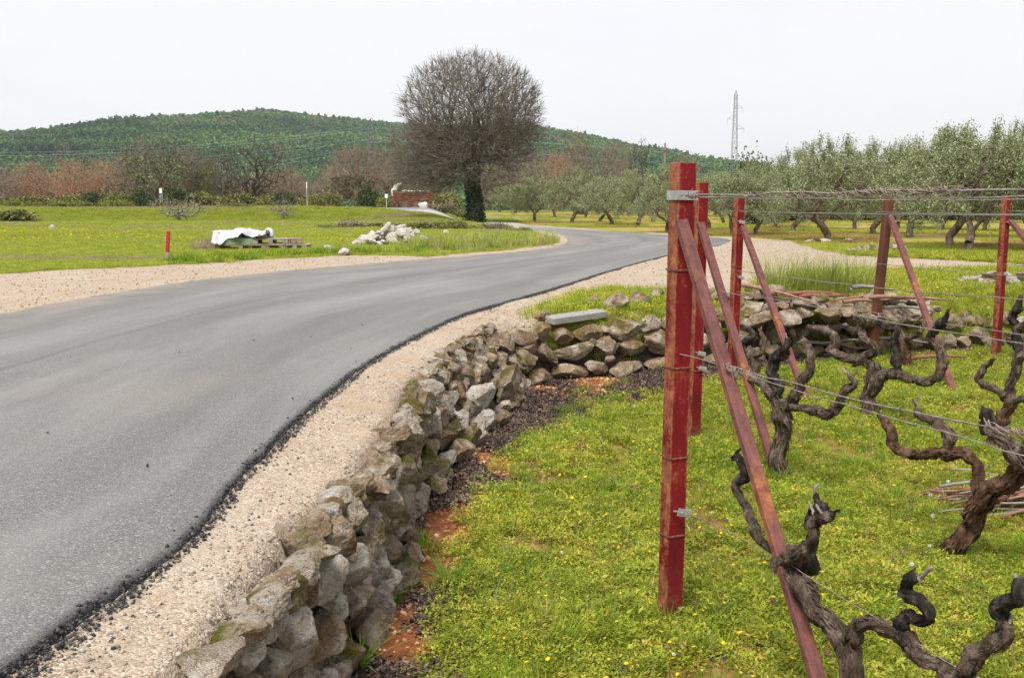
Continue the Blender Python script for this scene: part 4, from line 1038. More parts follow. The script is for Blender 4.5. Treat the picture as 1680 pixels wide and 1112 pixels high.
v3 = vine('spreading grapevine with a long curling right arm before the brown post', C_b, -0.05, [
    ('trunk', z6((700, 815), (712, 740), (728, 650), (742, 570), (738, 520)), [0.075, 0.060, 0.055, 0.056, 0.052], M_VINE),
    ('arm', z6((740, 530), (680, 500), (600, 490), (550, 455), (560, 410), (520, 360), (440, 342)), [0.046, 0.040, 0.036, 0.036, 0.035, 0.034, 0.026], M_VINE),
    ('arm', z6((700, 495), (745, 440), (705, 400), (672, 365), (690, 310), (660, 285)), [0.036, 0.038, 0.034, 0.034, 0.028, 0.020], M_VINE),
    ('arm', z6((755, 575), (850, 562), (930, 592), (990, 602), (1052, 572), (1072, 510), (1045, 445), (1010, 385)), [0.042, 0.036, 0.033, 0.033, 0.034, 0.034, 0.034, 0.030], M_VINE),
    ('arm', z6((1012, 395), (1050, 340), (1082, 300), (1108, 258)), [0.032, 0.034, 0.024, 0.006], M_CHAR),
    ('arm', z6((855, 560), (842, 470), (832, 405), (850, 360), (800, 340), (765, 300)), [0.032, 0.036, 0.032, 0.026, 0.022, 0.018], M_CHAR)], 3, 22, 0.011)
v4 = vine('reddish grapevine leaning far right with a long low left arm', B_b, -0.05, [
    ('trunk', z5((1285, 600), (1300, 550), (1355, 465), (1435, 350), (1520, 250), (1600, 175), (1660, 130)), [0.058, 0.050, 0.046, 0.046, 0.044, 0.043, 0.042], M_VINE_RED),
    ('arm', z6((1480, 1000), (1452, 960), (1420, 925), (1380, 890), (1320, 850)), [0.042, 0.040, 0.036, 0.032, 0.030], M_VINE),
    ('arm', z6((1335, 860), (1290, 800), (1258, 742)), [0.032, 0.032, 0.022], M_CHAR),
    ('arm', z5((1450, 320), (1432, 210), (1418, 110), (1375, 72), (1300, 62), (1200, 72), (1110, 68), (1050, 30)) + z6((830, 840), (795, 800), (770, 745)), [0.034, 0.028, 0.028, 0.029, 0.026, 0.025, 0.025, 0.026, 0.027, 0.026, 0.016], M_VINE_RED),
    ('arm', z6((1095, 940), (1112, 880), (1085, 825), (1020, 790), (968, 762), (950, 715)), [0.028, 0.026, 0.026, 0.026, 0.024, 0.012], M_VINE),
    ('cane_stub', z6((958, 740), (948, 705), (955, 670)), [0.007, 0.006, 0.004], M_CANE),
    ('arm', z6((1460, 960), (1530, 880), (1600, 840)), [0.036, 0.032, 0.03], M_VINE)], 4, 28, 0.008)
v5 = vine('slender grapevine forking at the right edge behind the leaning one', C_b, -0.05, [
    ('trunk', z6((1290, 995), (1310, 925), (1352, 820), (1385, 745), (1392, 690)), [0.050, 0.042, 0.040, 0.038, 0.036], M_VINE_RED),
    ('arm', z6((1392, 700), (1392, 640), (1405, 590), (1432, 520), (1475, 478), (1560, 470)), [0.032, 0.032, 0.034, 0.034, 0.032, 0.028], M_VINE),
    ('arm', z6((1385, 680), (1335, 640), (1280, 620), (1240, 590), (1270, 540), (1325, 495)), [0.030, 0.028, 0.026, 0.026, 0.022, 0.010], M_VINE),
    ('arm', z6((1388, 715), (1440, 692), (1500, 690), (1580, 720)), [0.030, 0.028, 0.026, 0.024], M_VINE)], 5, 20, 0.012)
v6 = vine('small dark grapevine against the back wall left of the third brace', C_b, -0.05, [
    ('trunk', z6((180, 600), (178, 540), (165, 490), (140, 450)), [0.055, 0.045, 0.042, 0.045], M_VINE),
    ('arm', z6((140, 470), (130, 420), (160, 375), (125, 345)), [0.038, 0.036, 0.036, 0.024], M_CHAR),
    ('arm', z6((160, 490), (200, 460), (205, 400), (195, 350)), [0.03, 0.03, 0.028, 0.02], M_VINE)], 6, 12, 0.018)
v7 = vine('thin brown grapevine behind the long curling arm', D_b, -0.05, [
    ('trunk', z6((905, 570), (898, 520), (888, 450), (882, 400)), [0.05, 0.045, 0.042, 0.04], M_VINE_RED),
    ('arm', z6((884, 410), (935, 378), (970, 360)), [0.035, 0.032, 0.03], M_VINE),
    ('arm', z6((884, 405), (862, 350), (890, 300), (860, 260)), [0.035, 0.035, 0.03, 0.022], M_VINE)], 7, 12, 0.018)
v8 = vine('upright dark grapevine at the right edge beside the rightmost post', E_b, -0.05, [
    ('trunk', z6((1450, 520), (1440, 460), (1428, 400), (1430, 330)), [0.06, 0.05, 0.048, 0.048], M_CHAR),
    ('arm', z6((1430, 335), (1405, 290), (1440, 240), (1452, 190)), [0.045, 0.042, 0.042, 0.026], M_CHAR),
    ('arm', z6((1432, 360), (1480, 310), (1520, 250)), [0.04, 0.036, 0.03], M_VINE)], 8, 12, 0.018)

# bundle of pruned canes lying behind the leaning vine
def canes(name, cx, cy, n, lmin, lmax, spread, hgt, ang, label, seed, r0=0.006):
    rs = np.random.default_rng(seed)
    root = empty(name, (cx, cy, 0)); tag(root, label, 'prunings')
    for i in range(n):
        L = rs.uniform(lmin, lmax); a = ang + rs.normal(0, 0.28); c = np.array([cx + rs.normal(0, spread), cy + rs.normal(0, spread * 0.55), 0.02 + hgt * rs.uniform(0, 1)])
        k = 12; t = np.linspace(-0.5, 0.5, k)
        d = np.array([math.cos(a), math.sin(a), rs.normal(0, 0.06)])
        P = c + t[:, None] * L * d + np.stack([0.05 * L * vnoise(t * 4, t * 0 + i, 1), 0.06 * L * vnoise(t * 4, t * 0 + i, 2), 0.05 * L * vnoise(t * 3, t * 0 + i, 3) - 0.04 * L * (2 * t) ** 2], 1)
        P[:, 2] = np.maximum(P[:, 2], H(cx, cy) + 0.01)
        tube_obj('cane', P, np.linspace(r0 * rs.uniform(0.8, 1.5), r0 * 0.5, k), 6, RC[i % 3], root)
def cane_colors():
    out = []
    for nm, a, b in (('cane_pink_brown', (0.16, 0.085, 0.06), (0.33, 0.19, 0.14)), ('cane_grey', (0.15, 0.13, 0.12), (0.32, 0.29, 0.27)), ('cane_red', (0.14, 0.055, 0.035), (0.27, 0.12, 0.08))):
        s = N(nm); out.append(s.out(s.ramp(s.noise(40, 4, 0.6, s.world()), [(0.3, a), (0.7, b)]), 0.85))
    return out
RC = cane_colors()
g = G(1698, 838, 0.0)
canes('prunings_heap', g.x, g.y, 60, 0.4, 0.8, 0.14, 0.15, 0.1, 'heap of cut pink and grey vine canes lying behind the leaning vine', 5)
g = G(1470, 505, 0.5)
canes('prunings_heap', 3.6, 10.6, 16, 0.5, 1.0, 0.5, 0.75, 0.15, 'weathered branches lying across the dark rubble heap', 6, 0.022)
# ------------------------------------------------------------------ grass, herbs, flowers, litter
def leafmat(name, stops, trans=0.3, rough=0.6, vary=0.25, spec=0.25):
    s = N(name); r = s.rnd()
    c = s.ramp(s.noise(3.0, 4, 0.6, s.world()), stops) if False else s.ramp(s.math('ADD', s.math('MULTIPLY', r, 0.55), s.math('MULTIPLY', s.noise(1.3, 4, 0.65, s.world()), 0.6)), stops)
    c = s.hsv(c, 0.5, 1.0, s.rng(s.noise(9, 3, 0.6, s.world()), 0.3, 0.7, 1 - vary, 1 + vary))
    return s.out(c, rough, spec=spec, trans=trans)
M_HERB = leafmat('herb_yellow_green', [(0.2, (0.18, 0.215, 0.025)), (0.42, (0.315, 0.355, 0.035)), (0.65, (0.44, 0.44, 0.05)), (0.9, (0.52, 0.37, 0.08))], 0.35)
M_BLADE = leafmat('grass_fresh', [(0.2, (0.11, 0.18, 0.014)), (0.5, (0.22, 0.30, 0.02)), (0.75, (0.33, 0.37, 0.035)), (0.95, (0.44, 0.37, 0.09))], 0.35)
M_LUSH = leafmat('grass_lush', [(0.2, (0.07, 0.18, 0.010)), (0.6, (0.14, 0.29, 0.016)), (0.9, (0.22, 0.35, 0.03))], 0.35)
M_FIELD = leafmat('meadow_grass', [(0.15, (0.15, 0.20, 0.022)), (0.45, (0.26, 0.33, 0.032)), (0.68, (0.36, 0.40, 0.045)), (0.9, (0.43, 0.37, 0.09))], 0.3)
M_DRYG = leafmat('dry_grass', [(0.2, (0.20, 0.155, 0.085)), (0.6, (0.33, 0.27, 0.16)), (0.9, (0.40, 0.35, 0.24))], 0.2)
M_TALL = leafmat('tall_roadside_grass', [(0.2, (0.17, 0.21, 0.04)), (0.5, (0.29, 0.33, 0.07)), (0.8, (0.42, 0.39, 0.17))], 0.3)
M_OCHRE = leafmat('grove_grass', [(0.2, (0.19, 0.19, 0.03)), (0.5, (0.27, 0.24, 0.05)), (0.8, (0.31, 0.22, 0.08))], 0.3)
def flat(name, col, rough=0.7, trans=0.2):
    s = N(name); return s.out(s.hsv(col, 0.5, 1.0, s.rng(s.rnd(), 0, 1, 0.8, 1.15)), rough, trans=trans)
M_YEL = flat('yellow_petal', (0.72, 0.50, 0.012)); M_WHT = flat('white_petal', (0.72, 0.72, 0.70)); M_PUR = flat('muscari_blue', (0.035, 0.03, 0.14)); M_PINK = flat('purple_deadnettle', (0.26, 0.085, 0.14))
M_STALK = flat('stalk', (0.15, 0.13, 0.03))
M_LITTER = leafmat('dead_leaf', [(0.15, (0.022, 0.015, 0.013)), (0.45, (0.065, 0.045, 0.038)), (0.7, (0.14, 0.10, 0.082)), (0.95, (0.26, 0.18, 0.12))], 0.0, 0.75)

class Soup:
    def __init__(s): s.v, s.f, s.m = [], [], []
    def quad(s, a, b, c, d, m=0):
        k = len(s.v); s.v += [a, b, c, d]; s.f.append((k, k + 1, k + 2, k + 3)); s.m.append(m)
    def blade(s, p, az, h, w, lean, m=0, segs=3, curl=1.0):
        d = np.array([math.cos(az), math.sin(az), 0.0]); sd = np.array([-d[1], d[0], 0.0]); p = np.array(p, float); prev = None
        for i in range(segs + 1):
            t = i / segs
            c = p + d * lean * h * t ** (1 + curl * 0.8) + np.array([0, 0, h * (t - 0.25 * lean * t * t)])
            ww = w * (1 - t) ** 0.7 + 0.0004
            cur = (c - sd * ww / 2, c + sd * ww / 2)
            if prev: s.quad(prev[0], prev[1], cur[1], cur[0], m)
            prev = cur
    def leaf(s, p, dr, up, L, w, m=0):
        p, dr, up = (np.array(q, float) for q in (p, dr, up)); sd = np.cross(dr, up); sd /= np.linalg.norm(sd) + 1e-9
        s.quad(p, p + dr * L * 0.5 - sd * w / 2 + up * L * 0.08, p + dr * L, p + dr * L * 0.5 + sd * w / 2 + up * L * 0.08, m)
    def mesh(s, name, mats, smooth=False):
        return mesh_np(name, s.v, s.f, mats, smooth, midx=s.m)
def grass_tuft(seed, n, h, w, spread, lean, mat):
    rs = np.random.default_rng(seed); so = Soup()
    for i in range(n):
        a = rs.uniform(0, 6.28); r = spread * math.sqrt(rs.random())
        so.blade((r * math.cos(a), r * math.sin(a), -0.005), a + rs.normal(0, 0.9), h * rs.uniform(0.5, 1.1), w * rs.uniform(0.7, 1.3), abs(rs.normal(lean, lean * 0.6)), 0, 3)
    return so.mesh('tuft', [mat])
def herb_tuft(seed, n, rad, h, L, mat, m2):
    rs = np.random.default_rng(seed); so = Soup()
    for i in range(n):
        a = rs.uniform(0, 6.28); r = rad * math.sqrt(rs.random()); z = h * rs.uniform(0.15, 1.0) * (1 - 0.4 * (r / rad) ** 2)
        p = np.array([r * math.cos(a), r * math.sin(a), z])
        if rs.random() < 0.3: so.blade((p[0] * 0.7, p[1] * 0.7, -0.004), a, z, 0.0015, 0.3, 0, 1)
        b = a + rs.normal(0, 1.2); el_ = rs.uniform(-0.1, 0.8)
        dr = np.array([math.cos(b) * math.cos(el_), math.sin(b) * math.cos(el_), math.sin(el_)])
        up = np.array([-math.cos(b) * math.sin(el_), -math.sin(b) * math.sin(el_), math.cos(el_)]) + rs.normal(0, 0.3, 3)
        so.leaf(p, dr, up / np.linalg.norm(up), L * rs.uniform(0.6, 1.4), L * rs.uniform(0.22, 0.5), 0)
    return so.mesh('herb', [mat])
def flower(seed, h, r, mp, petals=8, dome=0.3):
    rs = np.random.default_rng(seed); so = Soup()
    so.blade((0, 0, -0.004), rs.uniform(0, 6), h, 0.0022, 0.12, 1, 2)
    so.blade((0, 0, -0.004), rs.uniform(0, 6), h, 0.0022, 0.12, 1, 2)
    for i in range(petals):
        a = i * 6.283 / petals + rs.normal(0, 0.1); d = np.array([math.cos(a), math.sin(a), dome]); d /= np.linalg.norm(d)
        so.leaf((0.1 * h * 0, 0, h * 0.99), d, (-d[0] * dome, -d[1] * dome, 1), r, r * 0.6, 0)
    return so.mesh('flower', [mp, M_STALK])
def puff(seed, h, r, mp, n=40, ell=1.0):
    rs = np.random.default_rng(seed); so = Soup()
    so.blade((0, 0, -0.004), rs.uniform(0, 6), h, 0.0025, 0.08, 1, 2)
    for i in range(n):
        d = rs.normal(size=3); d /= np.linalg.norm(d); u = np.cross(d, rs.normal(size=3)); u /= np.linalg.norm(u)
        c = np.array([0, 0, h]) + d * r * np.array([1, 1, ell]); v = np.cross(d, u); k = r * 0.32
        so.quad(c - u * k, c - v * k, c + u * k, c + v * k, 0)
    return so.mesh('puff', [mp, M_STALK])
def vis(x, y, z, mx=170, my=130):
    a, b = project(np.stack([x, y, z], 1)); mx = 150 + 1300.0 / np.maximum(y, 1.0); return (a > -mx) & (a < 1680 + mx) & (b < 1112 + my)
def put(name, protos, x, y, sc, label, cat, tilt=0.15, prob=None, dz=0.0, squash=None):
    z = height(x, y)
    ok = vis(x, y, z); x, y, z, sc = x[ok], y[ok], z[ok], sc[ok]
    n = len(x)
    rot = np.stack([R.normal(0, tilt, n), R.normal(0, tilt, n), R.uniform(0, 6.28, n)], 1)
    idx = R.choice(len(protos), n, p=prob)
    return scatter(name, protos, np.stack([x, y, z + dz], 1), rot, sc, idx, label, cat)

# --- vineyard carpet
n = 265000
yy = 2.2 + 10.6 * R.uniform(0, 1, n) ** 1.35
xx = -0.75 + (0.58 * yy + 2.3) * R.uniform(0, 1, n)
sdv = sd_poly(xx, yy, VINE_POLY)
lw = 0.34 + 0.5 * sstep(6.6, 8.6, yy) * (1 - sstep(1.6, 3.0, xx)) + 0.16 * fbm(xx * 2, yy * 2, 3, 33)
bare = fbm(xx * 1.6, yy * 1.6, 4, 77) * 0.9
keep = (sdv < -0.03) & (-sdv > lw - 0.12 + 0.25 * R.uniform(0, 1, n)) & (bare + 0.55 * fbm(xx * 7, yy * 7, 3, 78) < 0.22 + 0.26 * R.uniform(-1, 1, n)) & (R.uniform(0, 1, n) < 0.62)
xx, yy = xx[keep], yy[keep]
M_MIDH = leafmat('herb_mid_green', [(0.2, (0.07, 0.12, 0.012)), (0.5, (0.14, 0.20, 0.02)), (0.8, (0.22, 0.26, 0.03))], 0.3)
M_BRH = leafmat('herb_reddish', [(0.2, (0.16, 0.085, 0.03)), (0.5, (0.28, 0.16, 0.055)), (0.8, (0.42, 0.29, 0.10))], 0.25)
pr = [herb_tuft(i, 26, 0.042, 0.042, 0.017, M_HERB, None) for i in range(4)] + [grass_tuft(20 + i, 12, 0.065, 0.003, 0.03, 0.5, M_BLADE) for i in range(3)] + [herb_tuft(40 + i, 16, 0.04, 0.06, 0.022, M_BLADE, None) for i in range(2)] + [herb_tuft(44, 24, 0.04, 0.05, 0.02, M_MIDH, None), grass_tuft(45, 16, 0.09, 0.003, 0.03, 0.5, M_MIDH), herb_tuft(46, 18, 0.035, 0.035, 0.013, M_BRH, None)]
lush = fbm(xx * 0.8, yy * 0.8, 3, 91)
sc = (0.62 + 0.5 * R.uniform(0, 1, len(xx)) + 0.5 * np.clip(lush, -0.4, 0.6)) * np.interp(yy, [2, 5, 12], [0.9, 1.0, 1.35])
put('vineyard_herbs', pr, xx, yy, sc, 'low yellow green herbs and grass carpeting the vineyard', 'grass', 0.2, [0.12, 0.12, 0.11, 0.10, 0.11, 0.10, 0.08, 0.06, 0.04, 0.04, 0.04, 0.08])
n = 5200
x_ = -0.6 + 7.5 * R.uniform(0, 1, n); y_ = 2.3 + 9 * R.uniform(0, 1, n) ** 1.3
k = (sd_poly(x_, y_, VINE_POLY) < -0.4) & (fbm(x_ * 1.5, y_ * 1.5, 3, 71) > R.uniform(-0.1, 0.35, n)); x_, y_ = x_[k], y_[k]
put('vineyard_grass_clumps', [grass_tuft(170 + i, 34, 0.12, 0.0035, 0.035, 0.6, m) for i, m in enumerate((M_BLADE, M_MIDH, M_LUSH, M_BLADE))], x_, y_, R.uniform(0.5, 1.1, len(x_)), 'taller grass clumps standing out of the vineyard carpet', 'grass', 0.15)
# --- flowers
def field_pts(n, ypow=1.3):
    y = 2.3 + 9.5 * R.uniform(0, 1, n) ** ypow; x = -0.6 + (0.6 * y + 1.5) * R.uniform(0, 1, n)
    k = (sd_poly(x, y, VINE_POLY) < -0.45); return x[k], y[k]
x_, y_ = field_pts(2600); k = fbm(x_ * 1.1, y_ * 1.1, 3, 47) > R.uniform(-0.35, 0.3, len(x_)); x_, y_ = x_[k], y_[k]
put('yellow_flowers', [flower(i, 0.055 + 0.02 * i, 0.0085 + 0.0015 * i, M_YEL, 9) for i in range(3)], x_, y_, R.uniform(0.45, 0.95, len(x_)), 'small yellow flowers scattered over the vineyard carpet', 'flowers', 0.3)
x_, y_ = field_pts(70)
put('dandelion_clocks', [puff(i, 0.07, 0.0105, M_WHT) for i in range(2)], x_, y_, R.uniform(0.6, 1.0, len(x_)), 'white dandelion clocks and daisies dotted in the grass', 'flowers', 0.1)
x_, y_ = field_pts(150)
put('grape_hyacinths', [puff(5, 0.07, 0.007, M_PUR, 30, 1.7)], x_, y_, R.uniform(0.7, 1.1, len(x_)), 'dark blue grape hyacinths dotted in the grass', 'flowers', 0.1)
x_, y_ = field_pts(420); k = fbm(x_ * 0.9, y_ * 0.9, 2, 17) > 0.12
put('purple_deadnettles', [puff(7, 0.06, 0.012, M_PINK, 26, 1.2)], x_[k], y_[k], R.uniform(0.6, 1.1, k.sum()), 'dull purple flowers in patches of the vineyard', 'flowers', 0.1)
# --- thin dry stalks
x_, y_ = field_pts(2600)
put('dry_stalks', [grass_tuft(60, 4, 0.17, 0.0018, 0.02, 0.25, M_DRYG), grass_tuft(61, 3, 0.13, 0.002, 0.02, 0.2, M_STALK)], x_, y_, R.uniform(0.5, 1.0, len(x_)), 'thin dry stalks standing in the vineyard carpet', 'grass', 0.15)
# --- dead leaves at the wall foot
def litter_cluster(seed):
    rs = np.random.default_rng(seed); so = Soup()
    for i in range(7):
        p = np.r_[rs.normal(0, 0.022, 2), 0.004 + 0.012 * rs.random()]; a = rs.uniform(0, 6.28); d = np.array([math.cos(a), math.sin(a), rs.normal(0, 0.35)]); d /= np.linalg.norm(d)
        u = np.array([rs.normal(0, 0.5), rs.normal(0, 0.5), 1.0]); u /= np.linalg.norm(u); sd_ = np.cross(d, u)
        L, w = rs.uniform(0.014, 0.032), rs.uniform(0.007, 0.016); cup = rs.uniform(-0.006, 0.010)
        m0, m1 = p + u * cup * 0, p + d * L + u * cup
        so.quad(m0, p + d * L * 0.5 - sd_ * w + u * cup, m1, p + d * L * 0.55 + u * (cup - 0.006)); so.quad(m0, p + d * L * 0.55 + u * (cup - 0.006), m1, p + d * L * 0.5 + sd_ * w + u * cup)
    return so.mesh('litter', [M_LITTER])
n = 60000
sa = R.uniform(s_of(2.0), s_of(10.4), n); k_ = R.uniform(0, 1, n)
wp = np.stack([np.interp(sa, s_arc, WB[:, k]) for k in (0, 1)], 1); wq = np.stack([np.interp(sa + 0.05, s_arc, WB[:, k]) for k in (0, 1)], 1)
tn = wq - wp; tn /= np.linalg.norm(tn, axis=1)[:, None]; nn_ = np.stack([-tn[:, 1], tn[:, 0]], 1)
lw = 0.36 + 0.5 * sstep(6.6, 8.6, wp[:, 1]) * (1 - sstep(1.6, 3.0, wp[:, 0]))
P2 = wp - nn_ * (lw * 1.15 * k_ + 0.03)[:, None]
ok = (fbm(P2[:, 0] * 1.3, P2[:, 1] * 1.3, 3, 41) + 0.35 * sstep(5.2, 7.0, P2[:, 1]) > R.uniform(-0.2, 0.22, n) + 0.14 * (P2[:, 1] < 5.2)) & (R.uniform(0, 1, n) < 0.9)
put('dead_leaves', [litter_cluster(i) for i in range(5)], P2[ok, 0], P2[ok, 1], R.uniform(0.5, 0.95, ok.sum()), 'dark curled dead leaves along the foot of the wall', 'leaf litter', 0.5)
# --- lush tufts that stand out
def tussock(px, py, z, h, spread, nblade, mat, label, name='grass_tuft', w=0.005, lean=0.7, seed=1, cat='grass tuft', group='grass tufts by the wall'):
    g_ = G(px, py, z); o = obj(name, grass_tuft(seed, nblade, h, w, spread, lean, mat), None, (g_.x, g_.y, H(g_.x, g_.y)))
    return tag(o, label, cat, group)
tussock(640, 990, 0.0, 0.10, 0.035, 260, M_LUSH, 'dense bright green grass tuft at the wall foot', w=0.003, lean=0.5, seed=3)
tussock(590, 1098, 0.0, 0.20, 0.02, 26, M_LUSH, 'loose long bladed grass growing against the nearest wall stones', w=0.007, lean=0.8, seed=4)
tussock(742, 965, 0.0, 0.17, 0.05, 70, M_LUSH, 'spreading green grass tuft at the edge of the red soil', w=0.006, lean=1.5, seed=5)
tussock(700, 905, 0.0, 0.08, 0.06, 90, M_BLADE, 'small green weed tuft in the middle of the red soil', w=0.005, lean=0.9, seed=6)
tussock(690, 890, 0.0, 0.09, 0.03, 40, M_LUSH, 'tiny weed tuft beside a chink stone of the wall', w=0.005, lean=0.8, seed=7)
g_ = G(1345, 485, 0.58)
for i, (dx, dy, lab) in enumerate([(0, 0, 'middle of the tall feathery grass tussocks above the rubble heap'), (-0.42, 0.15, 'left of the tall feathery grass tussocks above the rubble heap'), (0.40, 0.2, 'right of the tall feathery grass tussocks above the rubble heap')]):
    o = obj('grass_tussock', grass_tuft(30 + i, 560, 0.56, 0.0055, 0.30, 0.5, M_TALL), None, (g_.x + dx, g_.y + dy, H(g_.x + dx, g_.y + dy))); tag(o, lab, 'grass tuft', 'tall grass tussocks')
# --- verge on top of the wall and behind the vineyard
n = 60000
x_ = R.uniform(0.1, 15, n); y_ = R.uniform(9.2, 22, n)
ok = (sd_poly(x_, y_, VINE_POLY) > 0.12) & (sd_poly(x_, y_, RIGHT_GRAVEL) > -0.05 + 0.25 * R.normal(0, 0.5, n)) & (sd_poly(x_, y_, ROAD_POLY) > 0.4) & (sd_poly(x_, y_, OLIVE_POLY) > -0.5)
x_, y_ = x_[ok], y_[ok]
pr2 = [grass_tuft(70 + i, 16, 0.10, 0.0045, 0.05, 0.55, M_BLADE) for i in range(3)] + [herb_tuft(80 + i, 26, 0.06, 0.06, 0.026, M_HERB, None) for i in range(3)]
put('verge_grass', pr2, x_, y_, R.uniform(0.7, 1.4, len(x_)) * np.interp(y_, [9, 20], [0.9, 1.5]), 'bright grass and weeds on the verge above the back wall', 'grass')
x_ = R.uniform(0.4, 10, 700); y_ = R.uniform(9.5, 17, 700); ok = (sd_poly(x_, y_, VINE_POLY) > 0.2) & (sd_poly(x_, y_, RIGHT_GRAVEL) > 0.1) & (sd_poly(x_, y_, ROAD_POLY) > 0.6)
put('verge_flowers', [flower(i, 0.10, 0.014, M_YEL, 8) for i in range(2)], x_[ok], y_[ok], R.uniform(0.7, 1.3, ok.sum()), 'yellow flowers on the verge above the back wall', 'flowers')
# --- left field and the rest of the meadow
def patch(seed, n, h, w, rad, lean, mat):
    return grass_tuft(seed, n, h, w, rad, lean, mat)
n = 150000
y_ = 12 + 76 * R.uniform(0, 1, n) ** 1.5; x_ = (-0.60 + 0.62 * R.uniform(0, 1, n)) * y_
ok = (sd_poly(x_, y_, LEFT_GRAVEL) > 0.15 * R.normal(0, 0.6, n) * y_ / 20) & (sd_poly(x_, y_, ROAD_POLY) > 0.7) & ((x_ < -1) | (y_ > 24)) & (sd_poly(x_, y_, OLIVE_POLY) > 0)
x_, y_ = x_[ok], y_[ok]
fp = [patch(110 + i, 40, 0.13, 0.009, 0.22, 0.5, M_FIELD) for i in range(4)] + [patch(120, 30, 0.16, 0.006, 0.2, 0.4, M_DRYG)]
dry = fbm(x_ * 0.12, y_ * 0.3, 3, 55)
idx = np.where(dry > 0.55 - 0.3 * sstep(25, 45, y_) + 0.25 * R.uniform(-1, 1, len(x_)), 4, R.integers(0, 4, len(x_)))
z_ = height(x_, y_)
scatter('meadow_grass', fp, np.stack([x_, y_, z_], 1), np.stack([R.normal(0, .1, len(x_)), R.normal(0, .1, len(x_)), R.uniform(0, 6.28, len(x_))], 1),
        R.uniform(0.55, 1.1, len(x_)) * np.interp(y_, [12, 30, 80], [0.42, 0.62, 1.8]), idx, 'green spring grass of the left field', 'grass')
n = 5200
y_ = R.uniform(18, 62, n); x_ = (-0.6 + 0.5 * R.uniform(0, 1, n)) * y_
ok = (fbm(x_ * 0.1, y_ * 0.16, 3, 66) > 0.12) & (sd_poly(x_, y_, LEFT_GRAVEL) > 0.6) & (sd_poly(x_, y_, ROAD_POLY) > 1.5)
put('meadow_flowers', [flower(i, 0.16, 0.035, M_YEL, 7) for i in range(2)], x_[ok], y_[ok], R.uniform(0.6, 1.1, ok.sum()), 'yellow flowers in drifts across the left field', 'flowers')
# tall grass and weeds along the left verge
def band(name, pts, n, h, mats, label, wid=0.9, w=0.008, sc=(0.6, 1.2), zz=0.58):
    L = [G(a, b, zz) for a, b in pts]; P = catmull([(p.x, p.y, 0) for p in L], n)[:, :2] + R.normal(0, wid * 0.4, (n, 2)) * np.array([1, 1.2])
    ok = (sd_poly(P[:, 0], P[:, 1], ROAD_POLY) > 0.35)
    P = P[ok]
    put(name, [grass_tuft(130 + i, 30, h, w, 0.12, 0.45, m) for i, m in enumerate(mats)], P[:, 0], P[:, 1], R.uniform(*sc, len(P)), label, 'grass')
band('roadside_grass', [(715, 410), (745, 408), (780, 404), (820, 402), (870, 398)], 800, 0.42, [M_TALL, M_TALL, M_FIELD], 'tall pale grass along the inside of the bend below the big tree', 1.6, 0.009)
band('roadside_weeds', [(300, 431), (360, 427), (430, 421), (500, 418), (560, 416), (610, 416), (660, 416)], 700, 0.18, [M_LUSH, M_BLADE, M_FIELD], 'bright green weeds along the edge of the left gravel verge', 0.7, 0.012)
band('dry_weeds', [(330, 412), (345, 409), (365, 407)], 60, 0.42, [M_DRYG], 'dry pinkish weeds at the left end of the pallets', 0.3, 0.006)
# --- olive grove floor
n = 46000
y_ = 18 + 95 * R.uniform(0, 1, n) ** 1.4; x_ = (-0.02 + 0.66 * R.uniform(0, 1, n)) * y_
ok = (sd_poly(x_, y_, OLIVE_POLY) < 0.3) & (sd_poly(x_, y_, RIGHT_GRAVEL) > 0.1) & (sd_poly(x_, y_, ROAD_POLY) > 0.6) & (fbm(x_ * 0.22, y_ * 0.12, 3, 88) > R.uniform(-0.25, 0.35, n))
x_, y_ = x_[ok], y_[ok]
scatter('grove_grass', [patch(140 + i, 36, 0.10, 0.008, 0.22, 0.5, m) for i, m in enumerate((M_OCHRE, M_OCHRE, M_FIELD))], np.stack([x_, y_, height(x_, y_)], 1),
        np.stack([x_ * 0, x_ * 0, R.uniform(0, 6.28, len(x_))], 1), R.uniform(0.6, 1.1, len(x_)) * np.interp(y_, [18, 80], [0.8, 1.7]), np.where(fbm(x_ * 0.2, y_ * 0.15, 2, 19) > 0.05, 2, R.integers(0, 2, len(x_))),
        'ochre and green grass on the floor of the olive grove', 'grass')
# ------------------------------------------------------------------ trees
def grow(rs, trunk, targets, step, bend=0.35, ang=0.6, fork=0):
    """branch skeleton: every target is joined to the best placed node already there"""
    cap = len(trunk) + int(len(targets) * 14) + 50
    P = np.zeros((cap, 3)); D = np.zeros((cap, 3)); par = np.full(cap, -1)
    n = len(trunk); P[:n] = trunk; par[1:n] = np.arange(n - 1)
    D[:n] = np.gradient(np.asarray(trunk, float), axis=0); D[:n] /= np.linalg.norm(D[:n], axis=1)[:, None]
    top = np.asarray(trunk[-1]); o = np.argsort(np.linalg.norm(targets - top, axis=1) + rs.normal(0, 0.15, len(targets)))
    block = np.zeros(cap); block[:fork] = 1e6
    for t in targets[o]:
        v = t - P[:n]; d = np.linalg.norm(v, axis=1) + 1e-6
        c = (v * D[:n]).sum(1) / d
        j = int(np.argmin(d * (1.3 - ang * c) + block[:n])); dj = d[j]
        m = max(1, min(12, int(dj / step)))
        ctrl = P[j] + D[j] * dj * bend
        prev = j
        for k in range(1, m + 1):
            u = k / m; q = (1 - u) ** 2 * P[j] + 2 * u * (1 - u) * ctrl + u * u * t + (rs.normal(0, 0.06 * step, 3) if k < m else 0)
            P[n] = q; par[n] = prev; dd = q - P[prev]; D[n] = dd / (np.linalg.norm(dd) + 1e-9); prev = n; n += 1
    return P[:n], par[:n], D[:n]
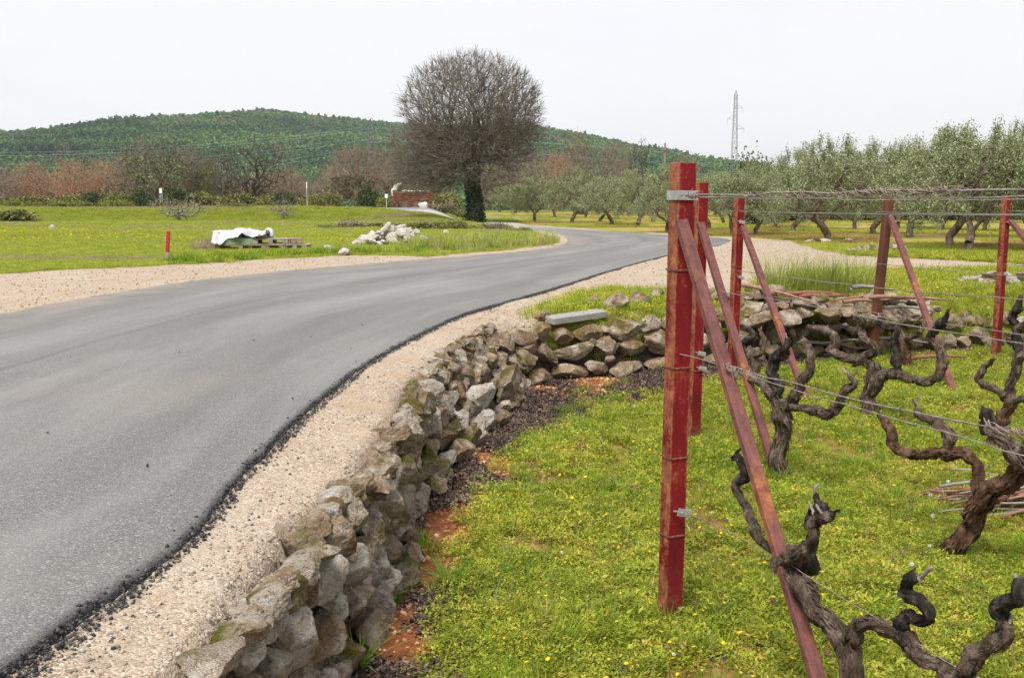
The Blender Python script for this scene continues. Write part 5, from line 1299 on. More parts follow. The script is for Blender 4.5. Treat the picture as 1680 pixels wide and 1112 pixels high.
def radii(par, rtip, power=0.5):
    n = len(par); w = np.zeros(n); kids = np.bincount(par[par >= 0], minlength=n); w[kids == 0] = 1
    for i in range(n - 1, 0, -1): w[par[i]] += w[i]
    return rtip * np.maximum(w, 1) ** power, kids == 0
def frusta(A, B, ra, rb, sides):
    d = B - A; L = np.linalg.norm(d, axis=1)[:, None] + 1e-9; d = d / L
    ref = np.where(np.abs(d[:, 2:3]) < 0.9, np.array([[0, 0, 1.0]]), np.array([[1.0, 0, 0]]))
    u = np.cross(d, ref); u /= np.linalg.norm(u, axis=1)[:, None]; v = np.cross(d, u)
    a = np.linspace(0, 2 * math.pi, sides, endpoint=False)
    ring = np.cos(a)[None, :, None] * u[:, None] + np.sin(a)[None, :, None] * v[:, None]
    V = np.concatenate([A[:, None] + ring * ra[:, None, None], (B + d * rb[:, None] * 0.3)[:, None] + ring * rb[:, None, None]], 1)
    k = np.arange(sides); k2 = (k + 1) % sides
    f = np.stack([k, k2, sides + k2, sides + k], 1)
    F = (np.arange(len(A))[:, None, None] * 2 * sides + f[None]).reshape(-1, 4)
    return V.reshape(-1, 3), F
def join(parts):
    V, F, k = [], [], 0
    for v, f in parts: V.append(v); F.append(f + k); k += len(v)
    return np.vstack(V), np.vstack(F)
def twigs(rs, P, D, tips, center, n, L, up=0.3, out=0.6, segs=2, jit=0.45):
    base = np.repeat(P[tips], n, 0); dd = np.repeat(D[tips], n, 0)
    o = base - center; o /= np.linalg.norm(o, axis=1)[:, None] + 1e-9
    d = dd * 0.7 + o * out + np.array([0, 0, up]) + rs.normal(0, jit, base.shape); d /= np.linalg.norm(d, axis=1)[:, None]
    l = L * rs.uniform(0.4, 1.2, (len(base), 1)); A, B = [], []
    p = base
    for s in range(segs):
        q = p + d * l / segs; A.append(p); B.append(q); p = q
        d = d + rs.normal(0, 0.22, d.shape) + np.array([0, 0, 0.10]); d /= np.linalg.norm(d, axis=1)[:, None]
    return np.vstack(A), np.vstack(B), p
def ellipsoid_pts(rs, n, c, r, inner=0.25):
    d = rs.normal(size=(n, 3)); d /= np.linalg.norm(d, axis=1)[:, None]
    rad = (inner ** 3 + (1 - inner ** 3) * rs.random((n, 1))) ** (1 / 3)
    return np.array(c) + d * rad * np.array(r)
def leaves(rs, C, L, w, up=0.3, spread=0.0):
    n = len(C); C = C + rs.normal(0, spread, C.shape) if spread else C
    d = rs.normal(size=(n, 3)) + np.array([0, 0, up]); d /= np.linalg.norm(d, axis=1)[:, None]
    s = np.cross(d, rs.normal(size=(n, 3))); s /= np.linalg.norm(s, axis=1)[:, None]; nn = np.cross(d, s)
    l = L * rs.uniform(0.6, 1.3, (n, 1)); ww = w * rs.uniform(0.7, 1.3, (n, 1))
    V = np.stack([C, C + d * l * 0.5 - s * ww / 2 + nn * l * 0.06, C + d * l, C + d * l * 0.5 + s * ww / 2 + nn * l * 0.06], 1)
    return V.reshape(-1, 3), np.arange(4 * n).reshape(-1, 4)

M_TWIG = bark('oak_bark_twigs', (0.078, 0.064, 0.050), (0.165, 0.138, 0.110), (0.27, 0.235, 0.195), 0.6)
M_TWIG2 = bark('brush_bark_brown', (0.12, 0.085, 0.062), (0.23, 0.165, 0.125), (0.34, 0.26, 0.205), 0.3)
M_OAKD = bark('dark_oak_bark', (0.035, 0.028, 0.02), (0.075, 0.06, 0.046), (0.13, 0.105, 0.085), 0.5)
M_TWIG3 = bark('brush_bark_reddish', (0.18, 0.09, 0.06), (0.34, 0.18, 0.12), (0.46, 0.28, 0.20), 0.3)
M_TWIG4 = bark('brush_bark_grey', (0.11, 0.095, 0.08), (0.20, 0.175, 0.15), (0.30, 0.27, 0.24), 0.3)
M_OLBARK = bark('olive_bark', (0.06, 0.042, 0.03), (0.15, 0.11, 0.08), (0.28, 0.22, 0.17), 0.8)
def foliage(name, stops, trans=0.2, rough=0.6, sc=0.9):
    s = N(name); w = s.world(); nz = s.noise(sc, 4, 0.65, w); isl = s.n('ShaderNodeNewGeometry').outputs['Random Per Island']
    f = s.math('ADD', s.math('MULTIPLY', isl, 0.6), s.math('MULTIPLY', nz, 0.5))
    return s.out(s.ramp(f, stops), rough, spec=0.3, trans=trans)
M_OLIVE = foliage('olive_leaves', [(0.15, (0.080, 0.105, 0.035)), (0.4, (0.175, 0.215, 0.085)), (0.62, (0.27, 0.31, 0.145)), (0.85, (0.42, 0.46, 0.30))], 0.2, 0.5)
M_IVY = foliage('ivy_leaves', [(0.2, (0.010, 0.022, 0.008)), (0.5, (0.022, 0.045, 0.014)), (0.85, (0.055, 0.085, 0.028))], 0.1, 0.45)
M_OAK = foliage('evergreen_oak_leaves', [(0.2, (0.022, 0.042, 0.012)), (0.5, (0.055, 0.085, 0.022)), (0.85, (0.12, 0.15, 0.045))], 0.15)
M_BUSH = foliage('fresh_bush_leaves', [(0.2, (0.07, 0.10, 0.014)), (0.5, (0.15, 0.185, 0.024)), (0.85, (0.26, 0.27, 0.05))], 0.25)
M_DARKB = foliage('dark_bush_leaves', [(0.2, (0.018, 0.034, 0.010)), (0.5, (0.045, 0.065, 0.018)), (0.85, (0.09, 0.10, 0.035))], 0.15)
M_DRYL = foliage('dry_brush_leaves', [(0.2, (0.09, 0.07, 0.045)), (0.5, (0.18, 0.145, 0.095)), (0.85, (0.30, 0.25, 0.18))], 0.15)
M_MIXB = foliage('olive_brown_brush_leaves', [(0.2, (0.06, 0.07, 0.018)), (0.5, (0.145, 0.15, 0.04)), (0.85, (0.25, 0.23, 0.08))], 0.15)

# --- the big bare tree
rs = np.random.default_rng(5)
YT = 72.0
tb = G(779, 366, H(-2.7, YT)); tb = Vector((tb.x, YT, H(tb.x, YT)))
def tpx(px, py, Y=YT): p = PY(px, py, Y); return np.array([p.x - tb.x, p.y - tb.y, p.z - tb.z])
m2 = YT / FPX
trunk = np.array([(0, 0, -0.3), (0, 0, 0.6), (-0.05, 0, 1.4), (-0.1, 0.05, 2.2), tpx(775, 305) + np.array([0, 0, 0]), tpx(776, 285), tpx(774, 262)])
env = []
for (cx, cy, rx_, ry_, n, inn) in [(772, 182, 112, 86, 2900, 0.3), (722, 250, 80, 58, 1150, 0.2), (830, 215, 58, 58, 650, 0.2), (772, 252, 92, 56, 800, 0.1), (698, 285, 56, 32, 330, 0.1)]:
    dz_ = min(rx_, 95) * m2
    env.append(ellipsoid_pts(rs, n, tpx(cx, cy), (rx_ * m2, dz_, ry_ * m2), inn))
T = np.vstack(env); T = T[(T[:, 2] > 1.9)]
T = T[(np.abs(T[:, 0] - trunk[-1][0]) > 0.0)]
P, par, D = grow(rs, trunk, T, 0.55, 0.45, 0.75, 4)
r, tips = radii(par, 0.0105, 0.495)
r[:4] = [0.62, 0.50, 0.45, 0.42]; r[4:7] = np.maximum(np.minimum(r[4:7], 0.5), 0.42)
i = np.arange(1, len(P)); rb = np.minimum(r[i], 0.5); ra = np.minimum(r[par[i]], rb * 1.6 + 0.004)
ra[:6] = r[par[i[:6]]]; 
thick = rb > 0.05
cen = tpx(772, 225)
A2, B2, _ = twigs(rs, P, D, np.where(tips)[0], cen - np.array([0, 0, 2.5]), 8, 0.75, 0.2, 0.7, 2, 0.55)
side_nodes = np.where((r < 0.06) & (~tips))[0]
A3, B3, _ = twigs(rs, P, D, rs.choice(side_nodes, min(len(side_nodes), 6500), replace=False), cen - np.array([0, 0, 2.5]), 1, 0.85, 0.15, 0.7, 2, 0.7)
big = empty('bare_oak_tree', tb); tag(big, 'big round crowned leafless tree with ivy covered trunk at the road bend', 'tree')
sel = thick & ((P[i][:, 2] < 3.6) & (np.hypot(P[i][:, 0], P[i][:, 1]) < 1.2))
V, F = frusta(P[par[i[sel]]], P[i[sel]], ra[sel], rb[sel], 10); obj('trunk', mesh_np('trunk', V, F, M_TWIG, True), big)
sel2 = thick & ~sel
V, F = frusta(P[par[i[sel2]]], P[i[sel2]], ra[sel2], rb[sel2], 6); obj('limbs', mesh_np('limbs', V, F, M_TWIG, True), big)
th = ~thick
V, F = join([frusta(P[par[i[th]]], P[i[th]], ra[th], rb[th], 4), frusta(A2, B2, np.full(len(A2), 0.0105), np.full(len(A2), 0.0065), 3), frusta(A3, B3, np.full(len(A3), 0.0105), np.full(len(A3), 0.0065), 3)])
o = obj('crown', mesh_np('crown', V, F, M_TWIG), big); o['kind'] = 'stuff'
k = 5200; zz = rs.uniform(-0.1, 1, k) ** 1.0 * 4.6; aa = rs.uniform(0, 6.28, k); rad_ = np.interp(zz, [0, 0.8, 2.5, 4.6], [0.68, 0.54, 0.46, 0.40]) * (1 + 0.25 * rs.normal(size=k) * 0.6)
keep = rs.random(k) < np.interp(zz, [0, 2.4, 4.6], [1, 0.95, 0.35])
cxn = np.interp(zz, P[:7, 2], P[:7, 0]); C = np.stack([cxn + rad_ * np.cos(aa), rad_ * np.sin(aa), zz], 1)[keep]
V, F = leaves(rs, C, 0.16, 0.13, -0.2); o = obj('ivy', mesh_np('ivy', V, F, M_IVY), [q for q in big.children if q.name.startswith('trunk')][0]); o['kind'] = 'stuff'
print('big tree', len(T), len(P))

# --- bare trees of the background
def bare_proto(seed, h, w, kind, mat, ivy=0, N_=520, rt=0.018, tw=4, multi=1):
    rs = np.random.default_rng(seed)
    tr = np.array([(0, 0, -0.3), (rs.normal(0, .1), 0, h * 0.12), (rs.normal(0, .2), rs.normal(0, .2), h * 0.25), (rs.normal(0, .3), rs.normal(0, .3), h * 0.36)])
    T = ellipsoid_pts(rs, N_, (0, 0, h * 0.58), (w / 2, w / 2, h * 0.42), 0.2)
    T = np.vstack([T, ellipsoid_pts(rs, N_ // 3, (rs.normal(0, w * .2), rs.normal(0, w * .2), h * 0.32), (w * 0.42, w * 0.42, h * 0.24), 0.1)]); T = T[T[:, 2] > 0.25]
    P, par, D = grow(rs, tr, T, h * 0.07, 0.4, 0.7, 1)
    r, tips = radii(par, rt, 0.48); i = np.arange(1, len(P)); rb = r[i]; ra = np.minimum(r[par[i]], rb * 1.7)
    A2, B2, _ = twigs(rs, P, D, np.where(tips)[0], np.array([0, 0, h * 0.3]), tw, h * 0.11, 0.25, 0.5, 2)
    A3, B3, _ = twigs(rs, P, D, np.where(~tips)[0], np.array([0, 0, h * 0.3]), 1, h * 0.10, 0.25, 0.5, 2, 0.8)
    th = rb < 0.05
    tk = ~th
    v1_, f1_ = frusta(P[par[i[tk]]], P[i[tk]], ra[tk], rb[tk], 6)
    v2_, f2_ = join([frusta(P[par[i[th]]], P[i[th]], ra[th], rb[th], 3), frusta(A2, B2, np.full(len(A2), rt), np.full(len(A2), rt * 0.6), 3), frusta(A3, B3, np.full(len(A3), rt), np.full(len(A3), rt * 0.6), 3)])
    parts = [('trunk', mesh_np('trunk', v1_, f1_, mat, True)), ('crown', mesh_np('crown', v2_, f2_, mat))]
    if ivy:
        big_ = np.where((r > 0.035) & (P[:, 2] < h * (0.75 if ivy > 1 else 0.5)))[0]
        C = P[rs.choice(big_, 2600 if ivy > 1 else 1500)] + rs.normal(0, 0.16, (2600 if ivy > 1 else 1500, 3))
        v3_, f3_ = leaves(rs, C, 0.26, 0.2, 0.1); parts.append(('ivy', mesh_np('ivy', v3_, f3_, M_MIXB if ivy > 1 else M_DARKB)))
    return parts
def plant_tree(parts, name, loc, rz, sc, label, cat, group):
    root = empty(name, loc, rz); root.scale = sc
    first = None
    for nm, me in parts:
        o = obj(nm, me, first if nm == 'ivy' else root); first = first or o
        if nm in ('crown', 'ivy', 'foliage'): o['kind'] = 'stuff'
    return tag(root, label, cat, group)
BP = {'brown': [bare_proto(1, 7, 7, '', M_TWIG2), bare_proto(2, 7, 6, '', M_TWIG2), bare_proto(3, 7, 8, '', M_TWIG2, 1)],
      'red': [bare_proto(4, 6, 6.5, '', M_TWIG3), bare_proto(5, 6, 6, '', M_TWIG3)],
      'ivy': [bare_proto(6, 8, 11, '', M_TWIG, 2, 560, 0.026), bare_proto(7, 8, 8, '', M_TWIG, 2, 520, 0.024)],
      'dark': [bare_proto(8, 8, 8, '', M_OAKD, 0, 200, 0.034, 2), bare_proto(9, 8, 7, '', M_OAKD, 0, 180, 0.03, 2)],
      'round': [bare_proto(10, 7, 9, '', M_TWIG2, 1, 900, 0.018, 5)]}
KW = {'brown': 'brown leafless tree', 'red': 'reddish leafless tree', 'ivy': 'ivy greened leafless tree', 'dark': 'thin dark leafless tree', 'round': 'dense round brown leafless tree'}
def at_px(px, Y): x = (px - 840) / FPX * Y / (CP); return x
def bg_tree(px, top, Y, kind, label, wpx=None, k=0):
    x = (px - 840) / FPX * Y; z0 = H(x, Y) - 0.1
    htop = CAM_Z + (343 - top) * Y / FPX; parts = BP[kind][k % len(BP[kind])]
    me = parts[1][1]; co = np.empty(len(me.vertices) * 3, np.float32); me.vertices.foreach_get('co', co); co = co.reshape(-1, 3)
    hz = (1.14 if Y > 137 else 1.3) * (htop - z0) / co[:, 2].max(); hw = hz if wpx is None else (wpx * Y / FPX) / (co[:, 0].max() - co[:, 0].min())
    return plant_tree(parts, 'bare_tree', (x, Y, z0), RND.uniform(0, 6.28) if wpx is None else RND.uniform(-0.3, 0.3), (hw, hw, hz), label, 'tree', 'leafless trees beyond the field')
for a in [(268, 249, 108, 'ivy', 'broad ivy greened leafless tree right behind the small white sign', 165, 0), (335, 262, 112, 'ivy', 'smaller ivy greened tree beside the broad one', 70, 1),
          (425, 250, 112, 'dark', 'bare dark branching tree standing alone against the hill', 105, 0), (372, 262, 118, 'dark', 'sparse dark tree between the ivy tree and the lone dark tree', 70, 1),
          (478, 285, 120, 'brown', 'low brown tree right of the lone dark tree', 70, 0), (590, 258, 116, 'round', 'dense round brown tree left of the ruined hut', 135, 0),
          (645, 262, 122, 'brown', 'brown tree directly behind the ruined hut', 90, 1), (548, 285, 125, 'brown', 'low brown tree left of the dense round one', 70, 2),
          (128, 277, 122, 'red', 'brightest reddish leafless tree in the left background', 75, 0), (62, 282, 125, 'red', 'reddish leafless tree near the left edge', 80, 1), (180, 278, 126, 'red', 'third reddish tree, right of the brightest', 70, 0),
          (15, 285, 120, 'brown', 'brown leafless tree at the very left edge', 80, 0), (215, 268, 130, 'brown', 'brown tree left of the broad ivy tree', 75, 1), (880, 264, 128, 'brown', 'brown tree seen right of the big trunk', 75, 0),
          (948, 243, 118, 'brown', 'tall brown leafless tree above the olives', 85, 1), (1005, 256, 122, 'brown', 'brown tree right of the tall one above the olives', 80, 2), (1046, 252, 126, 'dark', 'bare tree left of the wooden pole', 60, 1),
          (915, 268, 135, 'red', 'reddish brush behind the olives left of the tall brown tree', 80, 1), (1120, 272, 130, 'brown', 'brown tree just right of the wooden pole', 70, 0), (720, 275, 126, 'brown', 'brown tree behind the big round crown', 100, 1),
          (820, 275, 130, 'round', 'brown tree half hidden right of the big crown', 90, 0)]:
    bg_tree(a[0], a[1], a[2], a[3], a[4], a[5], a[6])
ORD = 'first second third fourth fifth sixth seventh eighth ninth tenth eleventh twelfth thirteenth fourteenth fifteenth sixteenth seventeenth eighteenth nineteenth twentieth twentyfirst twentysecond twentythird twentyfourth'.split()
for j, px in enumerate(list(range(-110, 560, 42)) + list(range(860, 1200, 60))):
    o = bg_tree(px + RND.uniform(-12, 12), RND.uniform(284, 302), RND.uniform(138, 160), RND.choice(['brown', 'red', 'round'] if px < 240 else ['brown', 'brown', 'round', 'ivy']), '%s leafless tree from the left in the hazy rear row of the wood' % ORD[j], RND.uniform(70, 105), j)
    o['group'] = 'rear row of leafless trees'

# --- shrubs
def shrub_parts(seed, w, h, mat, n=2600, L=0.16, dens=26):
    rs = np.random.default_rng(seed)
    cl = ellipsoid_pts(rs, dens, (0, 0, h * 0.45), (w * 0.42, w * 0.42, h * 0.42), 0.3); cl[:, 2] = np.maximum(cl[:, 2], 0.15)
    cl = np.vstack([cl, np.column_stack([rs.normal(0, w * 0.22, (10, 2)), np.full(10, h * 0.15)])])
    C = cl[rs.integers(0, len(cl), n)] + rs.normal(0, 1, (n, 3)) * np.array([w * 0.085, w * 0.085, h * 0.10])
    C[:, 2] = np.maximum(C[:, 2], 0.0); v, f = leaves(rs, C, L, L * 0.6, 0.3)
    A = np.zeros((len(cl), 3)); A[:, :2] = rs.normal(0, 0.08, (len(cl), 2)); A[:, 2] = -0.1
    vs_, fs_ = frusta(A, cl, np.full(len(cl), 0.035), np.full(len(cl), 0.012), 4)
    return [('stems', mesh_np('stems', vs_, fs_, M_TWIG2)), ('foliage', mesh_np('foliage', v, f, mat))]
SH = {'bush': [shrub_parts(1, 2, 1.3, M_BUSH), shrub_parts(2, 2.4, 1.2, M_BUSH)], 'dark': [shrub_parts(3, 2, 1.6, M_DARKB), shrub_parts(4, 2.4, 1.5, M_DARKB)],
      'oak': [shrub_parts(5, 4, 4.2, M_OAK, 5200, 0.22, 60)], 'dry': [shrub_parts(6, 1.6, 0.8, M_DRYL, 1800, 0.10), shrub_parts(7, 1.8, 0.7, M_MIXB, 2000, 0.10)], 'mix': [shrub_parts(8, 2, 1.2, M_MIXB), shrub_parts(9, 2.2, 1.1, M_MIXB)]}
DIM = {'bush': (2.2, 1.3), 'dark': (2.2, 1.6), 'oak': (4, 4.4), 'dry': (1.7, 0.8), 'mix': (2.1, 1.2)}
def shrub(px, Y, kind, wpx, hpx, label, group, k=0):
    x = (px - 840) / FPX * Y
    sw = wpx * Y / FPX / DIM[kind][0]; sh_ = hpx * Y / FPX / DIM[kind][1]
    return plant_tree(SH[kind][k % len(SH[kind])], 'shrub', (x, Y, H(x, Y) - 0.03), RND.uniform(0, 6.28), (sw, sw, sh_), label, 'shrub', group)
GB = 'shrubs along the bank'
for j, (px, Y, kd, w_, h_, lab) in enumerate([(25, 90, 'bush', 40, 16, 'yellow green shrub nearest the left edge of the bank'), (62, 90, 'bush', 34, 13, 'second yellow green shrub from the left on the bank'), (100, 90, 'bush', 36, 14, 'low fresh green shrub left of the dark one'),
        (155, 92, 'dark', 50, 32, 'dark rounded shrub rising above the green ones on the bank'), (135, 90, 'bush', 40, 15, 'fresh green shrub before the dark rounded one'), (180, 90, 'bush', 40, 16, 'fresh green shrub right of the dark rounded one'),
        (212, 91, 'bush', 36, 15, 'rightmost fresh green shrub on the bank'), (240, 100, 'dark', 46, 34, 'dark shrub at the left foot of the ivy tree'), (300, 102, 'dark', 50, 36, 'dark shrub under the ivy tree beside the sign'), (345, 102, 'mix', 60, 30, 'olive brown shrub right of the ivy tree'),
        (470, 104, 'dark', 36, 32, 'dark green shrub under the lone dark tree'), (440, 104, 'mix', 50, 24, 'olive brown shrub left of that under the lone dark tree'), (400, 104, 'mix', 54, 26, 'olive brown shrub behind the dead grey bush'), (515, 102, 'mix', 40, 24, 'low olive brown shrub by the thin white pole'),
        (545, 104, 'mix', 40, 26, 'shrub right of the thin white pole'), (608, 104, 'dark', 42, 44, 'dark green shrub left of the ruined hut'), (20, 72, 'mix', 95, 22, 'brownish brush clump on the left edge of the field'), (630, 101, 'bush', 24, 20, 'small yellow green shrub beside the hut sign'),
        (280, 88, 'mix', 60, 12, 'low scrub at the left foot of the dead grey bush'), (390, 86, 'mix', 56, 9, 'low scrub on the bank right of the dead grey bush'), (60, 100, 'mix', 60, 22, 'brown scrub behind the first green shrubs'), (120, 102, 'mix', 60, 24, 'brown scrub behind the dark rounded shrub'), (195, 102, 'mix', 56, 26, 'brown scrub left of the ivy tree')]):
    shrub(px, Y, kd, w_, h_, lab, GB, j)
GT = 'scrub round the big tree'
for j, (px, Y, kd, w_, h_, lab) in enumerate([(575, 50, 'dry', 60, 14, 'dry pinkish brush patch left of the white stones'), (545, 49, 'dry', 46, 11, 'smaller dry brush patch further left of the white stones'), (612, 52, 'mix', 56, 10, 'olive brown brush behind the left side of the white stones'), (652, 48, 'mix', 54, 12, 'brush right behind the stone heap'),
        (690, 46, 'mix', 56, 14, 'brush right of the stone heap'), (722, 46, 'mix', 50, 15, 'brush midway between stone heap and tree'), (750, 46, 'mix', 44, 17, 'green brown brush at the left foot of the big tree'), (790, 47, 'dry', 50, 15, 'grey dry scrub in front of the big trunk'), (818, 44, 'dry', 54, 14, 'grey dry scrub right of the big trunk'),
        (850, 42, 'dry', 46, 11, 'dry scrub at the right end of the grass island'), (728, 92, 'dry', 56, 16, 'grey scrub right of the ruined hut'), (755, 92, 'dry', 54, 20, 'grey brown scrub between hut and big tree'), (735, 98, 'mix', 50, 34, 'taller brush right behind the hut')]):
    shrub(px, Y, kd, w_, h_, lab, GT, j)
# dead grey bush on the bank
DB = bare_proto(33, 2.0, 4.0, '', M_TWIG4, 0, 90, 0.018, 3)
x = (296 - 840) / FPX * 74; plant_tree(DB, 'dead_bush', (x, 74, H(x, 74)), 0.4, (1.1, 1.1, 1.0), 'leafless grey bush on the bank in front of the ivy tree', 'bush', None)
x = (468 - 840) / FPX * 76; plant_tree(DB, 'dead_bush', (x, 76, H(x, 76)), 2.0, (0.55, 0.55, 0.9), 'smaller leafless grey bush on the bank below the lone dark tree', 'bush', None)

# --- olives
def olive_parts(seed, h, w, n=15000, shoots=40, lean=0.3):
    rs = np.random.default_rng(seed)
    fork = h * rs.uniform(0.09, 0.18); nst = rs.integers(2, 4)
    tr = np.array([(0, 0, -0.2), (rs.normal(0, 0.05), rs.normal(0, 0.05), fork * 0.5), (rs.normal(0, 0.12), rs.normal(0, 0.1), fork)])
    T = []
    for k_ in range(7):
        a = k_ * 0.9 + rs.uniform(-0.2, 0.2); T.append(ellipsoid_pts(rs, 22, (math.cos(a) * w * 0.28, math.sin(a) * w * 0.28, h * rs.uniform(0.42, 0.62)), (w * 0.23, w * 0.23, h * 0.24), 0.2))
    T.append(ellipsoid_pts(rs, 50, (0, 0, h * 0.72), (w * 0.3, w * 0.3, h * 0.22), 0.2)); T = np.vstack(T)
    P, par, D = grow(rs, tr, T, h * 0.075, 0.5, 0.75, 2)
    r, tips = radii(par, 0.011, 0.46); r[:3] = np.array([0.15, 0.12, 0.125]); i = np.arange(1, len(P)); rb = r[i]; ra = np.minimum(r[par[i]], rb * 1.8); ra[:2] = r[par[i[:2]]]
    v1_, f1_ = frusta(P[par[i]], P[i], ra, rb, 7)
    A2, B2, E2 = twigs(rs, P, D, np.where(tips)[0], np.array([0, 0, h * 0.45]), 4, h * 0.15, 0.15, 0.5, 2)
    # upright water shoots
    tp = P[tips]; tp = tp[tp[:, 2] > h * 0.62]; S0 = tp[rs.integers(0, len(tp), shoots)]; S1 = S0 + np.column_stack([rs.normal(0, 0.10, (shoots, 2)), rs.uniform(0.25, 0.62, shoots) * h * 0.3])
    v2_, f2_ = join([frusta(A2, B2, np.full(len(A2), 0.008), np.full(len(A2), 0.004), 3), frusta(S0, S1, np.full(shoots, 0.008), np.full(shoots, 0.004), 3)])
    u = rs.random((n, 1)); q = rs.integers(0, len(A2), n); C1 = A2[q] + (B2[q] - A2[q]) * u + rs.normal(0, 0.075, (n, 3)); C1[:, 2] -= 0.12 * rs.random(n) ** 2
    m_ = shoots * 34; q = rs.integers(0, shoots, m_); C2 = S0[q] + (S1[q] - S0[q]) * rs.random((m_, 1)) + rs.normal(0, 0.035, (m_, 3))
    C = np.vstack([C1, C2]); v3_, f3_ = leaves(rs, C, 0.085, 0.026, 0.25)
    return [('trunk', mesh_np('trunk', v1_, f1_, M_OLBARK, True)), ('twigs', mesh_np('twigs', v2_, f2_, M_OLBARK)), ('foliage', mesh_np('foliage', v3_, f3_, M_OLIVE))]
OP = [olive_parts(60 + i, 3.2, 3.6 + 0.3 * (i % 3), 21000, 46) for i in range(5)]
def olive(px, base_y, top, wpx, label, k=0, Y=None):
    Y = Y or 1633.0 * 0.99 / (base_y - 343); x = (px - 840) / FPX * Y; z0 = H(x, Y)
    ht = CAM_Z + (343 - top) * Y / FPX - z0; w_ = wpx * Y / FPX
    o = plant_tree(OP[k % 5], 'olive_tree', (x, Y, z0), RND.uniform(0, 6.28), (w_ / 3.9, w_ / 3.9, ht / 3.35), label, 'olive tree', 'olive trees of the grove')
    for c in o.children:
        if c.name.startswith('twigs'): c['kind'] = 'stuff'
for j, a in enumerate([(877, 363, 288, 92, 'leftmost olive tree just right of the big bare tree'), (937, 366, 276, 96, 'second olive tree from the left'), (846, 356, 300, 80, 'small olive tree half behind the big trunk'), (985, 366, 290, 80, 'third olive from the left, set back'),
        (1001, 369, 284, 104, 'fourth olive from the left with a low forked trunk'), (1046, 372, 274, 104, 'olive tree left of the nearest post with crown over the road bend'), (1095, 380, 276, 112, 'olive tree directly behind the nearest red post'), (1200, 386, 272, 120, 'olive tree between the second and third posts'),
        (1239, 385, 262, 110, 'olive tree right of the third post'), (1160, 376, 275, 100, 'olive tree set back behind the second post'), (1300, 381, 240, 120, 'olive crown in the second rank left of the pale gravel end'), (1357, 394, 226, 190, 'olive with stout twin trunk at the end of the gravel'),
        (1489, 389, 220, 170, 'olive tree behind the brown post'), (1430, 384, 232, 140, 'olive tree set back left of the brown post'), (1556, 404, 205, 190, 'olive tree with straight trunk right of the brown post'), (1588, 411, 196, 230, 'nearest olive tree with pale branching trunk'),
        (1690, 405, 198, 200, 'olive tree at the right edge of the picture'), (1640, 388, 212, 150, 'olive tree set back behind the rightmost post'), (1760, 414, 190, 220, 'olive tree just beyond the right edge')]):
    olive(a[0], a[1], a[2], a[3], a[4], j)
RP = [1270, 1340, 1400, 1470, 1540, 1610, 1680, 1120, 1070, 1185, 910, 960]
for j, (px, by, tp_, w_) in enumerate([(1270, 373, 268, 90), (1340, 374, 252, 100), (1400, 376, 248, 100), (1470, 376, 244, 100), (1540, 378, 236, 110), (1610, 379, 232, 110), (1680, 380, 228, 110), (1120, 366, 285, 76), (1070, 365, 290, 76), (1185, 367, 284, 80), (910, 360, 296, 70), (960, 360, 296, 66)]):
    olive(px, by, tp_, w_, '%s olive tree from the left among the set back rear ranks' % ORD[sorted(range(12), key=lambda q: RP[q]).index(j)], j + 2)
# evergreen oaks and dark hedge behind the grove
for j, (px, Y, w_, h_, lab) in enumerate([(1232, 64, 84, 128, 'dark evergreen oak rising left of the lattice mast'), (1265, 72, 60, 100, 'second evergreen oak right of the mast'), (955, 112, 40, 72, 'small dark evergreen above the olives')]):
    o = shrub(px, Y, 'oak', w_, h_, lab, 'evergreen oaks behind the grove', j); o.name = 'evergreen_oak'; o['category'] = 'tree'
for j, px in enumerate(range(1250, 1760, 52)):
    shrub(px + RND.uniform(-10, 10), 82, 'dark', 70, 42, '%s dark hedge shrub from the left in the shade behind the olive trunks' % ORD[j], 'hedge behind the grove', j)
# ------------------------------------------------------------------ forest on the hill
def crown_blob(seed, mat, h=1.25, conif=False):
    rs = np.random.default_rng(seed); n = 130
    C = ellipsoid_pts(rs, n, (0, 0, 0.55 * h), (0.5, 0.5, 0.48 * h), 0.55)
    if conif: C[:, :2] *= np.clip(1.25 - C[:, 2:3] / h, 0.1, 1.2)
    v, f = leaves(rs, C, 0.34, 0.30, 0.2)
    return mesh_np('hill_crown', v, f, mat)
def pine_mat(name, a, b, c):
    s = N(name); f = s.math('ADD', s.math('MULTIPLY', s.rnd(), 0.2), s.rng(s.noise(0.008, 5, 0.68, s.map((0.6, 1.0, 2.4), s.world())), 0.34, 0.66, 0.08, 0.85))
    return s.out(s.ramp(f, [(0.2, a), (0.5, b), (0.85, c)]), 0.8, spec=0.1)
M_PINE = pine_mat('pine_foliage', (0.022, 0.062, 0.030), (0.050, 0.125, 0.045), (0.115, 0.20, 0.065))
M_PINE2 = pine_mat('scrub_foliage', (0.05, 0.075, 0.045), (0.09, 0.11, 0.065), (0.17, 0.15, 0.10))
pro = [crown_blob(1, M_PINE), crown_blob(2, M_PINE), crown_blob(3, M_PINE, 1.5, True), crown_blob(4, M_PINE2, 0.9), crown_blob(5, M_PINE, 1.1)]
n = 150000
x_ = R.uniform(-1050, 720, n); y_ = R.uniform(590, 1720, n)
z_ = hill_z(x_, y_)
clear = fbm(x_ / 60, y_ / 90, 4, 23)
ok = (clear < 0.30 + 0.12 * R.uniform(-1, 1, n)) & (np.abs(x_) < 0.62 * y_ + 100)
for (px, py, rad_) in [(235, 207, 35), (375, 197, 45), (268, 243, 40), (310, 250, 30)]:           # rocky clearings
    u_ = (px - 840) / FPX; cy_ = 1480 if py < 220 else 1150
    ok &= ~(((x_ - u_ * cy_) ** 2 + ((y_ - cy_) * 0.8) ** 2 < rad_ ** 2) & (R.uniform(0, 1, n) < 0.8))
x_, y_, z_ = x_[ok], y_[ok], z_[ok]
